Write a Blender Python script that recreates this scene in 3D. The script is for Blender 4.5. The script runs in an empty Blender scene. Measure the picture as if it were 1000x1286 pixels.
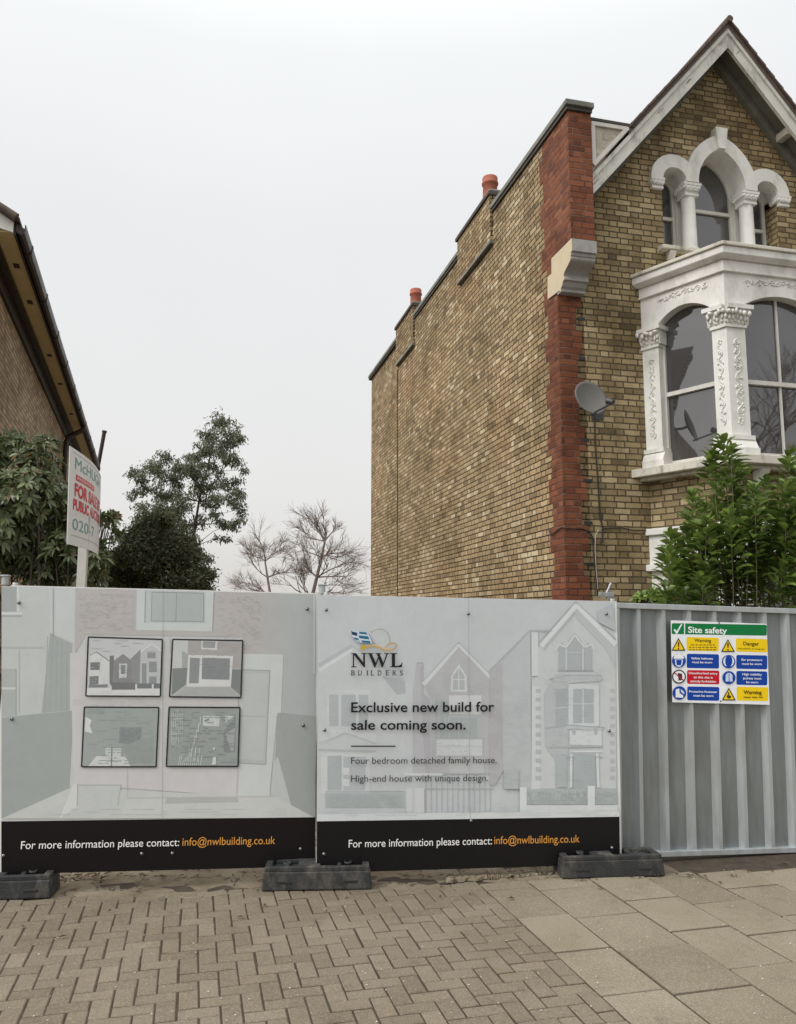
import bpy, bmesh, math, random
import numpy as np
from mathutils import Vector, Matrix
random.seed(7); RNG = np.random.default_rng(7)
SC = bpy.context.scene
COL = SC.collection
R = math.radians

# ------------------------------------------------------------------ camera
FPX, CX, CY, HORIZON, CAMH = 1020.0, 500.0, 643.0, 780.0, 1.88
PITCH = math.atan((HORIZON - CY) / FPX)
cd = bpy.data.cameras.new('camera'); cam = bpy.data.objects.new('camera', cd); COL.objects.link(cam)
cd.sensor_fit = 'HORIZONTAL'; cd.sensor_width = 36.0; cd.lens = 36.0 * FPX / 1000.0
cd.clip_start = 0.05; cd.clip_end = 2000
cam.location = (0, 0, CAMH); cam.rotation_euler = (math.pi / 2 + PITCH, 0, 0)
SC.camera = cam
SC.view_settings.view_transform = 'Standard'; SC.view_settings.look = 'None'
SC.view_settings.exposure = 0.12; SC.view_settings.gamma = 1.0

# ------------------------------------------------------------------ sky and sun (overcast)
SUN_EL, SUN_AZ = 46.0, 242.0          # degrees; azimuth clockwise from +Y
W = bpy.data.worlds.new('World'); SC.world = W; W.use_nodes = True
nt = W.node_tree; nt.nodes.clear()
def wn(t, **k):
    n = nt.nodes.new(t)
    for a, b in k.items(): setattr(n, a, b)
    return n
out = wn('ShaderNodeOutputWorld'); add = wn('ShaderNodeAddShader')
bg1 = wn('ShaderNodeBackground'); bg2 = wn('ShaderNodeBackground')
sky = wn('ShaderNodeTexSky', sky_type='NISHITA', sun_disc=False, sun_elevation=R(SUN_EL), sun_rotation=R(SUN_AZ))
sky.dust_density = 6.0; sky.air_density = 1.0
hsv = wn('ShaderNodeHueSaturation'); hsv.inputs['Saturation'].default_value = 0.25
nt.links.new(sky.outputs[0], hsv.inputs['Color']); nt.links.new(hsv.outputs[0], bg1.inputs[0]); bg1.inputs[1].default_value = 0.05
tc = wn('ShaderNodeTexCoord'); sep = wn('ShaderNodeSeparateXYZ'); nt.links.new(tc.outputs['Generated'], sep.inputs[0])
ramp = wn('ShaderNodeValToRGB'); nt.links.new(sep.outputs['Z'], ramp.inputs[0])
el = ramp.color_ramp.elements
el[0].position = 0.0; el[0].color = (0.50, 0.48, 0.455, 1)
el[1].position = 1.0; el[1].color = (1.0, 1.0, 1.0, 1)
for p_, c_ in ((0.10, (0.515, 0.506, 0.492)), (0.25, (0.515, 0.512, 0.505)), (0.45, (0.525, 0.528, 0.526)), (0.60, (0.60, 0.61, 0.61)), (0.78, (0.92, 0.93, 0.93))):
    e = el.new(p_); e.color = (*c_, 1)
noi = wn('ShaderNodeTexNoise'); noi.inputs['Scale'].default_value = 1.6; noi.inputs['Detail'].default_value = 3
nt.links.new(tc.outputs['Generated'], noi.inputs['Vector'])
mr = wn('ShaderNodeMapRange'); mr.inputs[1].default_value = 0.3; mr.inputs[2].default_value = 0.7; mr.inputs[3].default_value = 0.965; mr.inputs[4].default_value = 1.035
nt.links.new(noi.outputs[0], mr.inputs[0])
mul = wn('ShaderNodeMix', data_type='RGBA', blend_type='MULTIPLY'); mul.inputs[0].default_value = 1
nt.links.new(ramp.outputs[0], mul.inputs[6]); nt.links.new(mr.outputs[0], mul.inputs[7])
nt.links.new(mul.outputs[2], bg2.inputs[0]); bg2.inputs[1].default_value = 1.2
nt.links.new(bg1.outputs[0], add.inputs[0]); nt.links.new(bg2.outputs[0], add.inputs[1]); nt.links.new(add.outputs[0], out.inputs[0])
sd = bpy.data.lights.new('sun', 'SUN'); sun = bpy.data.objects.new('sun', sd); COL.objects.link(sun)
sd.energy = 1.35; sd.angle = R(28); sd.color = (1.0, 0.985, 0.96)
sv = Vector((math.sin(R(SUN_AZ)) * math.cos(R(SUN_EL)), math.cos(R(SUN_AZ)) * math.cos(R(SUN_EL)), math.sin(R(SUN_EL))))
sun.rotation_euler = sv.to_track_quat('Z', 'Y').to_euler(); sun.location = (0, -5, 30)

# ------------------------------------------------------------------ pixel helpers (photo pixels -> real planes)
CAMP = Vector((0, 0, CAMH))
def ray(x, y):
    a = (x - CX) / FPX; b = (CY - y) / FPX
    return Vector((a, math.cos(PITCH) - b * math.sin(PITCH), math.sin(PITCH) + b * math.cos(PITCH)))
def at_depth(x, y, Y):
    r = ray(x, y); return CAMP + r * (Y / r.y)
def on_plane(x, y, P, n):
    r = ray(x, y); return CAMP + r * ((Vector(P) - CAMP).dot(n) / r.dot(n))

# ------------------------------------------------------------------ node materials
class NM:
    def __init__(s, name):
        s.m = bpy.data.materials.new(name); s.m.use_nodes = True
        s.t = s.m.node_tree; s.t.nodes.clear()
        s.o = s.n('ShaderNodeOutputMaterial'); s.b = s.n('ShaderNodeBsdfPrincipled')
        s.l(s.b.outputs[0], s.o.inputs[0])
    def n(s, t, **k):
        n = s.t.nodes.new(t)
        for a, b in k.items(): setattr(n, a, b)
        return n
    def l(s, a, b): s.t.links.new(a, b)
    def set(s, sock, v):
        if hasattr(v, 'links') or isinstance(v, bpy.types.NodeSocket): s.l(v, sock)
        else: sock.default_value = v
    def math(s, op, a, b=0.0, c=None, clamp=False):
        n = s.n('ShaderNodeMath', operation=op, use_clamp=clamp)
        s.set(n.inputs[0], a); s.set(n.inputs[1], b)
        if c is not None: s.set(n.inputs[2], c)
        return n.outputs[0]
    def rng(s, v, a, b, c=0.0, d=1.0, smooth=False):
        n = s.n('ShaderNodeMapRange'); n.clamp = True
        if smooth: n.interpolation_type = 'SMOOTHSTEP'
        s.set(n.inputs[0], v); n.inputs[1].default_value = a; n.inputs[2].default_value = b; n.inputs[3].default_value = c; n.inputs[4].default_value = d
        return n.outputs[0]
    def noise(s, vec, scale, detail=4, rough=0.55, dist=0.0):
        n = s.n('ShaderNodeTexNoise'); n.inputs['Scale'].default_value = scale; n.inputs['Detail'].default_value = detail
        n.inputs['Roughness'].default_value = rough; n.inputs['Distortion'].default_value = dist
        if vec is not None: s.l(vec, n.inputs['Vector'])
        return n.outputs['Fac']
    def scale(s, vec, v):
        n = s.n('ShaderNodeMapping'); s.l(vec, n.inputs[0]); n.inputs['Scale'].default_value = v; return n.outputs[0]
    def mix(s, f, a, b, mode='MIX'):
        n = s.n('ShaderNodeMix', data_type='RGBA', blend_type=mode)
        s.set(n.inputs[0], f)
        for sk, v in ((n.inputs[6], a), (n.inputs[7], b)):
            if isinstance(v, tuple): sk.default_value = (*v[:3], 1)
            else: s.l(v, sk)
        return n.outputs[2]
    def ramp(s, f, stops, const=False):
        n = s.n('ShaderNodeValToRGB'); s.l(f, n.inputs[0]); e = n.color_ramp.elements
        if const: n.color_ramp.interpolation = 'CONSTANT'
        e[0].position = stops[0][0]; e[0].color = (*stops[0][1], 1); e[1].position = stops[-1][0]; e[1].color = (*stops[-1][1], 1)
        for p, c in stops[1:-1]: q = e.new(p); q.color = (*c, 1)
        return n.outputs[0]
    def uv(s): return s.n('ShaderNodeUVMap', uv_map='UVMap').outputs[0]
    def obj(s): return s.n('ShaderNodeTexCoord').outputs['Object']
    def pos(s): return s.n('ShaderNodeNewGeometry').outputs['Position']
    def attr(s): return s.n('ShaderNodeVertexColor', layer_name='Col').outputs['Color']
    def bump(s, h, strength=0.5, dist=0.01):
        n = s.n('ShaderNodeBump'); n.inputs['Strength'].default_value = strength; n.inputs['Distance'].default_value = dist
        s.l(h, n.inputs['Height']); s.l(n.outputs[0], s.b.inputs['Normal'])
    def fin(s, col, rough=0.8, metal=0.0, spec=0.5):
        k = s.b.inputs['Base Color']
        if isinstance(col, tuple): k.default_value = (*col[:3], 1)
        else: s.l(col, k)
        s.set(s.b.inputs['Roughness'], rough); s.b.inputs['Metallic'].default_value = metal
        s.b.inputs['Specular IOR Level'].default_value = spec
        return s.m

def lin(c):
    c = c / 255.0
    return c / 12.92 if c <= 0.04045 else ((c + 0.055) / 1.055) ** 2.4
def rgb(r, g, b, k=1.0):
    if k > 1.0 and max(r, g, b) - min(r, g, b) < 12 and min(r, g, b) > 90: m_ = (r + g + b) / 3; r, g, b = m_ + (r - m_) * 0.85, m_ + (g - m_) * 0.85, m_ + (b - m_) * 0.95
    return (lin(r) * k * 0.995, lin(g) * k * 0.99, lin(b) * k * 1.0)

def brick_material(name, palette, mortar, stain, red=False, dirt=0.5, seed=0.0, pale_joint=False, soot=False):
    """Flemish bond in metres: a long and a short brick alternate in each 75 mm course."""
    M = NM(name); uv = M.uv()
    off = M.n('ShaderNodeVectorMath', operation='ADD'); M.l(uv, off.inputs[0]); off.inputs[1].default_value = (seed, 0, 0); uv0 = off.outputs[0]
    wob = M.n('ShaderNodeTexNoise'); wob.inputs['Scale'].default_value = 14; wob.inputs['Detail'].default_value = 2; M.l(uv0, wob.inputs['Vector'])
    ws = M.n('ShaderNodeVectorMath', operation='SCALE'); sb = M.n('ShaderNodeVectorMath', operation='SUBTRACT')
    M.l(wob.outputs['Color'], sb.inputs[0]); sb.inputs[1].default_value = (0.5, 0.5, 0.5); M.l(sb.outputs[0], ws.inputs[0]); ws.inputs['Scale'].default_value = 0.016
    ad = M.n('ShaderNodeVectorMath', operation='ADD'); M.l(uv0, ad.inputs[0]); M.l(ws.outputs[0], ad.inputs[1])
    sp = M.n('ShaderNodeSeparateXYZ'); M.l(ad.outputs[0], sp.inputs[0])
    V = M.math('DIVIDE', sp.outputs[1], 0.075); row = M.math('FLOOR', V); fv = M.math('SUBTRACT', V, row)
    wr = M.n('ShaderNodeTexWhiteNoise', noise_dimensions='1D'); M.l(row, wr.inputs['W'])
    par = M.math('MULTIPLY', M.math('MODULO', M.math('ADD', row, 1000.0), 2.0), 0.5)
    U = M.math('ADD', M.math('ADD', M.math('DIVIDE', sp.outputs[0], 0.3375), par), M.math('MULTIPLY', wr.outputs['Value'], 0.14))
    cell = M.math('FLOOR', U); fu = M.math('SUBTRACT', U, cell)
    head = M.math('GREATER_THAN', fu, 0.667)
    st = M.math('MINIMUM', fu, M.math('SUBTRACT', 0.667, fu)); hd = M.math('MINIMUM', M.math('SUBTRACT', fu, 0.667), M.math('SUBTRACT', 1.0, fu))
    du = M.math('MULTIPLY', M.math('MAXIMUM', st, hd), 0.3375)
    dv = M.math('MULTIPLY', M.math('MINIMUM', fv, M.math('SUBTRACT', 1.0, fv)), 0.075)
    d = M.math('MINIMUM', du, dv)
    edge = M.math('MULTIPLY', M.math('SUBTRACT', M.noise(uv0, 26, 3), 0.5), 0.010)
    face = M.rng(M.math('ADD', d, edge), 0.0042, 0.0098, smooth=True)
    cid = M.n('ShaderNodeCombineXYZ'); M.l(M.math('ADD', M.math('MULTIPLY', cell, 2.0), head), cid.inputs[0]); M.l(row, cid.inputs[1]); cid.inputs[2].default_value = 3.1 + seed
    wn_ = M.n('ShaderNodeTexWhiteNoise', noise_dimensions='3D'); M.l(cid.outputs[0], wn_.inputs['Vector'])
    col = M.ramp(wn_.outputs['Value'], palette)
    grain = M.noise(uv0, 60, 3); col = M.mix(M.rng(grain, 0.35, 0.7, 0.0, 0.35), col, (0.09, 0.075, 0.05) if not red else (0.10, 0.035, 0.02))
    big = M.noise(M.scale(uv0, (0.55, 0.8, 1)), 1.3, 5, 0.62)
    streak = M.noise(M.scale(uv0, (2.6, 0.28, 1)), 1.2, 4, 0.6)
    sf = M.math('MULTIPLY', M.math('ADD', M.rng(big, 0.44, 0.68), M.math('MULTIPLY', M.rng(streak, 0.48, 0.72), 0.6)), dirt, clamp=True)
    col = M.mix(sf, col, M.mix(1.0, col, stain, 'MULTIPLY'))
    if pale_joint:
        mcol = M.mix(M.rng(M.noise(uv0, 3, 3), 0.4, 0.6), mortar, (0.22, 0.13, 0.09))
    else:
        mcol = M.mix(M.rng(big, 0.35, 0.65), mortar, tuple(v * 0.62 for v in mortar))
    if not red:                                                     # fired-orange and smoothed-over patches
        t1 = M.rng(M.noise(M.scale(uv0, (0.5, 0.4, 1)), 0.9, 3), 0.50, 0.70, 0, 0.45); col = M.mix(t1, col, M.mix(1.0, col, (1.06, 0.86, 0.70), 'MULTIPLY'))
        t2 = M.rng(M.noise(M.scale(uv0, (0.45, 0.6, 1)), 1.1, 5, 0.6), 0.56, 0.66, 0, 0.22); face = M.math('MAXIMUM', face, t2)
    if soot:                                                        # chimney soot washed down from the coping
        su = M.n('ShaderNodeSeparateXYZ'); M.l(uv, su.inputs[0])
        sfac = M.math('MULTIPLY', M.rng(M.math('ADD', su.outputs[1], M.math('MULTIPLY', M.math('SUBTRACT', M.noise(M.scale(uv0, (1.1, 0.25, 1)), 1.6, 6, 0.7), 0.5), 5.0)), 6.6, 8.8), 0.5)
        col = M.mix(sfac, col, M.mix(1.0, col, (0.42, 0.40, 0.37), 'MULTIPLY'))
    # a few pale salt patches
    salt = M.rng(M.noise(uv0, 2.1, 6, 0.7), 0.66, 0.78, 0, 0.35 if not red else 0.12)
    col = M.mix(salt, col, (0.5, 0.45, 0.34))
    full = M.mix(face, mcol, col)
    h = M.math('ADD', face, M.math('MULTIPLY', M.noise(uv0, 90, 3), 0.45))
    M.bump(h, 1.0, 0.014)
    return M.fin(full, 0.88, 0.0, 0.25)

def plain(name, col, rough=0.6, metal=0.0, var=0.12, scale=6.0, bump=0.0, spec=0.5, stretch=(1, 1, 1), dirt=None, dirt_amt=0.4, dirt_scale=2.5):
    M = NM(name); o = M.scale(M.pos(), stretch)
    n = M.noise(o, scale, 5, 0.6)
    c = M.mix(M.rng(n, 0.3, 0.7), tuple(v * (1 - var) for v in col), tuple(min(1, v * (1 + var)) for v in col))
    if dirt is not None:
        c = M.mix(M.rng(M.noise(M.scale(M.pos(), (1, 1, 0.45)), dirt_scale, 6, 0.68), 0.5, 0.74, 0, dirt_amt), c, dirt)
    if bump: M.bump(M.noise(o, scale * 6, 4), bump, 0.006)
    r = M.rng(n, 0.3, 0.7, max(0.02, rough - 0.07), min(1, rough + 0.07))
    return M.fin(c, r, metal, spec)

BR_Y = [(0.0, (0.20, 0.15, 0.082)), (0.12, (0.31, 0.235, 0.125)), (0.45, (0.39, 0.30, 0.158)), (0.75, (0.48, 0.375, 0.205)), (1.0, (0.58, 0.465, 0.28))]
BR_S = [(0.0, (0.26, 0.185, 0.100)), (0.12, (0.41, 0.292, 0.158)), (0.50, (0.515, 0.373, 0.205)), (0.86, (0.60, 0.447, 0.26)), (1.0, (0.80, 0.67, 0.45))]
BR_R = [(0.0, (0.14, 0.052, 0.030)), (0.3, (0.215, 0.075, 0.038)), (0.7, (0.270, 0.094, 0.045)), (1.0, (0.33, 0.130, 0.068))]
BR_L = [(0.0, (0.33, 0.25, 0.165)), (0.4, (0.50, 0.385, 0.255)), (1.0, (0.64, 0.51, 0.35))]
MAT = {}
MAT['brick_front'] = brick_material('yellow_stock_brick', BR_Y, (0.128, 0.100, 0.058), (0.46, 0.42, 0.37), dirt=0.95)
MAT['brick_side'] = brick_material('weathered_stock_brick', BR_S, (0.050, 0.036, 0.020), (0.50, 0.48, 0.42), dirt=0.65, seed=7.3, soot=True)
MAT['brick_red'] = brick_material('red_quoin_brick', BR_R, (0.13, 0.055, 0.038), (0.5, 0.45, 0.42), red=True, dirt=0.6, seed=2.7, pale_joint=True)
MAT['brick_left'] = brick_material('brown_stock_brick', BR_L, (0.24, 0.19, 0.125), (0.5, 0.45, 0.4), dirt=0.7, seed=11.0)
MAT['stucco'] = plain('white_painted_stucco', (0.74, 0.725, 0.68), 0.6, var=0.06, scale=3, bump=0.2, dirt=(0.26, 0.235, 0.17), dirt_amt=0.55, dirt_scale=3.2)
MAT['stucco_dirty'] = plain('mossy_white_sill_paint', (0.62, 0.59, 0.50), 0.75, var=0.1, scale=5, bump=0.3, dirt=(0.09, 0.085, 0.06), dirt_amt=0.95, dirt_scale=5.5)
MAT['timber_white'] = plain('peeling_white_timber_paint', (0.64, 0.625, 0.56), 0.65, var=0.1, scale=4, bump=0.25, dirt=(0.15, 0.14, 0.105), dirt_amt=0.9, dirt_scale=4.0)
MAT['timber_worn'] = plain('bare_weathered_timber', (0.40, 0.37, 0.30), 0.8, var=0.25, scale=5, bump=0.4, stretch=(1, 1, 5), dirt=(0.13, 0.11, 0.08), dirt_amt=0.8, dirt_scale=6.0)
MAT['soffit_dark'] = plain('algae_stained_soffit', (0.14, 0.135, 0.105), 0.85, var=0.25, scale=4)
MAT['coping'] = plain('grey_coping_stone', (0.22, 0.22, 0.19), 0.85, var=0.25, scale=5, bump=0.4, dirt=(0.06, 0.06, 0.045), dirt_amt=0.7)
MAT['coping_dark'] = plain('sooty_coping_tile', (0.075, 0.065, 0.055), 0.85, var=0.25, scale=5, bump=0.3)
MAT['corbel_grey'] = plain('grey_corbel_stone', (0.36, 0.345, 0.325), 0.75, var=0.14, scale=4, bump=0.2, dirt=(0.13, 0.12, 0.11), dirt_amt=0.6, dirt_scale=5)
MAT['corbel_cream'] = plain('cream_corbel_paint', (0.60, 0.50, 0.34), 0.75, var=0.06, scale=5, bump=0.15)
MAT['terracotta'] = plain('terracotta_pot', (0.40, 0.125, 0.075), 0.8, var=0.15, scale=8, bump=0.2, dirt=(0.14, 0.07, 0.05), dirt_amt=0.4, dirt_scale=5)
MAT['roof_tile'] = plain('brown_roof_tile', (0.115, 0.085, 0.068), 0.85, var=0.3, scale=9, bump=0.5, dirt=(0.12, 0.12, 0.06), dirt_amt=0.5, dirt_scale=4)
MAT['sash'] = plain('white_sash_paint', (0.62, 0.60, 0.55), 0.5, var=0.05, scale=5, dirt=(0.3, 0.27, 0.2), dirt_amt=0.3, dirt_scale=6)
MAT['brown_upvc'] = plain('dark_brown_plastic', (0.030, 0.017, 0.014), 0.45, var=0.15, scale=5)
MAT['soffit_pale'] = plain('yellowed_soffit_board', (0.75, 0.59, 0.32), 0.6, var=0.08, scale=4)
MAT['white_box'] = plain('white_boxed_eave', (0.72, 0.70, 0.65), 0.5, var=0.04, scale=4)
MAT['black_plastic'] = plain('black_cable_plastic', (0.02, 0.02, 0.02), 0.5, var=0.2, scale=8)
MAT['dish_grey'] = plain('grey_dish_enamel', (0.135, 0.13, 0.118), 0.5, var=0.08, scale=5, dirt=(0.13, 0.11, 0.08), dirt_amt=0.4, dirt_scale=5)
MAT['lnb_grey'] = plain('dark_dish_bracket', (0.06, 0.06, 0.06), 0.5)
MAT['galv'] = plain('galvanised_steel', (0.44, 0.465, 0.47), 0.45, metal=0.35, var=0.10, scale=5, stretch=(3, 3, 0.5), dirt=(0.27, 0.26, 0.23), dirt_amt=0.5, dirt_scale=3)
MAT['galv_shaded_pan'] = plain('shaded_galvanised_pan', (0.265, 0.288, 0.292), 0.42, metal=0.5, var=0.16, scale=5, stretch=(3, 3, 0.4), dirt=(0.20, 0.195, 0.17), dirt_amt=0.5, dirt_scale=3)  # darker copy of galv: shade beside the lit ribs put into the colour
MAT['galv_bright'] = plain('galvanised_clamp', (0.34, 0.345, 0.35), 0.4, metal=0.6, var=0.2, scale=30)
MAT['bolt'] = plain('steel_bolt_head', (0.16, 0.16, 0.165), 0.3, metal=0.7, var=0.2, scale=40)
MAT['rubber'] = plain('recycled_rubber', (0.024, 0.025, 0.026), 0.72, var=0.4, scale=12, bump=0.7, dirt=(0.17, 0.15, 0.12), dirt_amt=0.7, dirt_scale=7)
MAT['board_back'] = plain('white_sign_board', (0.76, 0.76, 0.74), 0.5, var=0.04)
MAT['post_white'] = plain('white_timber_post', (0.52, 0.50, 0.46), 0.7, var=0.1, scale=6, bump=0.2)
MAT['bark'] = plain('brown_bark', (0.085, 0.065, 0.05), 0.9, var=0.35, scale=12, bump=0.5)
MAT['bark_twig'] = plain('pinkish_brown_twig_bark', (0.25, 0.20, 0.17), 0.9, var=0.25, scale=10)
MAT['bark_shrub'] = plain('pale_shrub_bark', (0.17, 0.135, 0.085), 0.85, var=0.3, scale=14)
MAT['soil'] = plain('dark_garden_soil', (0.10, 0.08, 0.058), 0.95, var=0.35, scale=3, bump=0.6)
MAT['asphalt'] = plain('asphalt', (0.05, 0.05, 0.05), 0.9, var=0.25, scale=30, bump=0.4)

def glass_material():
    M = NM('old_window_glass'); o = M.pos()
    n = M.noise(o, 1.4, 2)
    M.bump(n, 0.10, 0.02)
    m = M.fin(M.mix(M.rng(M.noise(o, 0.9, 2), 0.4, 0.6), (0.040, 0.038, 0.039), (0.060, 0.057, 0.058)), 0.02, 0.0, 0.5)
    M.b.inputs['IOR'].default_value = 2.05
    return m
MAT['glass'] = glass_material()

def print_material(name, rough, k=1.0):
    M = NM(name); o = M.pos()
    c = M.mix(M.rng(M.noise(o, 1.2, 5, 0.6), 0.3, 0.7), (0.93, 0.93, 0.925), (1, 1, 1))
    c2 = M.mix(M.rng(M.noise(M.scale(o, (4, 4, 0.7)), 2.5, 6, 0.7), 0.55, 0.8, 0, 0.25), c, (0.82, 0.80, 0.74))
    c2 = M.mix(M.rng(M.noise(o, 55, 4, 0.7), 0.35, 0.65, 0, 0.5), c2, M.mix(1.0, c2, (0.95, 0.955, 0.96), 'MULTIPLY'))
    c2 = M.mix(M.rng(M.noise(o, 9, 6, 0.72, 0.6), 0.36, 0.66, 0, 0.8), c2, M.mix(1.0, c2, (0.93, 0.935, 0.94), 'MULTIPLY'))
    M.bump(M.noise(o, 1.1, 2), 0.45, 0.02)
    return M.fin(M.mix(1.0, M.attr(), c2, 'MULTIPLY'), rough, 0, 0.22)
MAT['print'] = print_material('printed_board_face', 0.42)
MAT['lettering'] = print_material('printed_lettering', 0.45)

def leaf_material(name, dark, light, rough, trans=0.25):
    M = NM(name)
    fac = M.n('ShaderNodeSeparateColor'); M.l(M.attr(), fac.inputs[0])
    c = M.ramp(fac.outputs[0], [(0.0, dark), (0.75, light), (1.0, tuple(v * 1.5 for v in light))])
    c = M.mix(fac.outputs[1], c, (0.20, 0.10, 0.04))
    M.fin(c, rough, 0, 0.5)
    tr = M.n('ShaderNodeBsdfTranslucent'); M.l(c, tr.inputs[0]); mx = M.n('ShaderNodeMixShader'); mx.inputs[0].default_value = trans
    M.l(M.b.outputs[0], mx.inputs[1]); M.l(tr.outputs[0], mx.inputs[2]); M.l(mx.outputs[0], M.o.inputs[0])
    return M.m
MAT['leaf_laurel'] = leaf_material('laurel_leaf', (0.065, 0.108, 0.024), (0.200, 0.282, 0.060), 0.31, 0.34)
MAT['leaf_rhodo'] = leaf_material('glossy_dark_leaf', (0.055, 0.074, 0.030), (0.165, 0.195, 0.085), 0.32, 0.25)
MAT['leaf_euc'] = leaf_material('grey_green_leaf', (0.075, 0.088, 0.055), (0.20, 0.22, 0.135), 0.5, 0.35)
MAT['leaf_conifer'] = leaf_material('dark_evergreen_leaf', (0.052, 0.062, 0.030), (0.135, 0.148, 0.072), 0.6, 0.22)

def paving_material(name, cols, grime):
    M = NM(name); o = M.pos()
    fac = M.n('ShaderNodeSeparateColor'); M.l(M.attr(), fac.inputs[0])
    c = M.ramp(fac.outputs[0], cols)
    c = M.mix(M.rng(M.noise(o, 1.1, 6, 0.7), 0.40, 0.68, 0, 0.6), c, M.mix(1.0, c, (0.66, 0.61, 0.54), 'MULTIPLY'))
    c = M.mix(M.rng(M.noise(o, 4.5, 6, 0.75), 0.56, 0.72, 0, 0.55), c, grime)
    c = M.mix(M.rng(M.noise(M.scale(o, (1, 1, 1)), 2.3, 5, 0.7), 0.60, 0.74, 0, 0.35), c, (0.115, 0.115, 0.06))
    sp = M.noise(o, 120, 4, 0.8)
    c = M.mix(M.rng(sp, 0.54, 0.68, 0, 0.75), c, tuple(min(1, v * 1.75) for v in cols[-1][1]))
    c = M.mix(M.rng(sp, 0.47, 0.32, 0, 0.75), c, grime)
    v = M.n('ShaderNodeTexVoronoi'); v.inputs['Scale'].default_value = 9.0; M.l(o, v.inputs['Vector'])
    c = M.mix(M.rng(v.outputs['Distance'], 0.035, 0.05, 0.65, 0.0), c, (0.55, 0.52, 0.46))
    M.bump(M.math('ADD', sp, M.noise(o, 22, 3)), 0.45, 0.004)
    return M.fin(c, 0.85, 0, 0.3)
MAT['paver'] = paving_material('block_paving_concrete', [(0, (0.172, 0.142, 0.102)), (0.5, (0.202, 0.168, 0.122)), (1, (0.236, 0.198, 0.146))], (0.085, 0.068, 0.05))
MAT['slab'] = paving_material('concrete_paving_slab', [(0, (0.212, 0.181, 0.129)), (0.5, (0.240, 0.206, 0.149)), (1, (0.272, 0.236, 0.173))], (0.11, 0.09, 0.065))
MAT['joint'] = plain('dark_sandy_joint', (0.055, 0.041, 0.026), 0.95, var=0.4, scale=14, bump=0.4)
def concrete_material():
    M = NM('cracked_old_concrete'); o = M.pos()
    c = M.mix(M.rng(M.noise(o, 3, 6, 0.65), 0.35, 0.7), (0.15, 0.118, 0.08), (0.30, 0.255, 0.185))
    w = M.noise(o, 2.2, 5, 0.6)
    crack = M.rng(M.math('ABSOLUTE', M.math('SUBTRACT', w, 0.5)), 0.0, 0.011)
    c = M.mix(crack, (0.035, 0.026, 0.018), c)
    c = M.mix(M.rng(M.noise(o, 7, 4), 0.58, 0.72, 0, 0.8), c, (0.085, 0.062, 0.038))
    M.bump(M.math('ADD', M.math('MULTIPLY', crack, 1.0), M.noise(o, 40, 4)), 0.6, 0.01)
    return M.fin(c, 0.92, 0, 0.2)
MAT['concrete'] = concrete_material()

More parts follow.
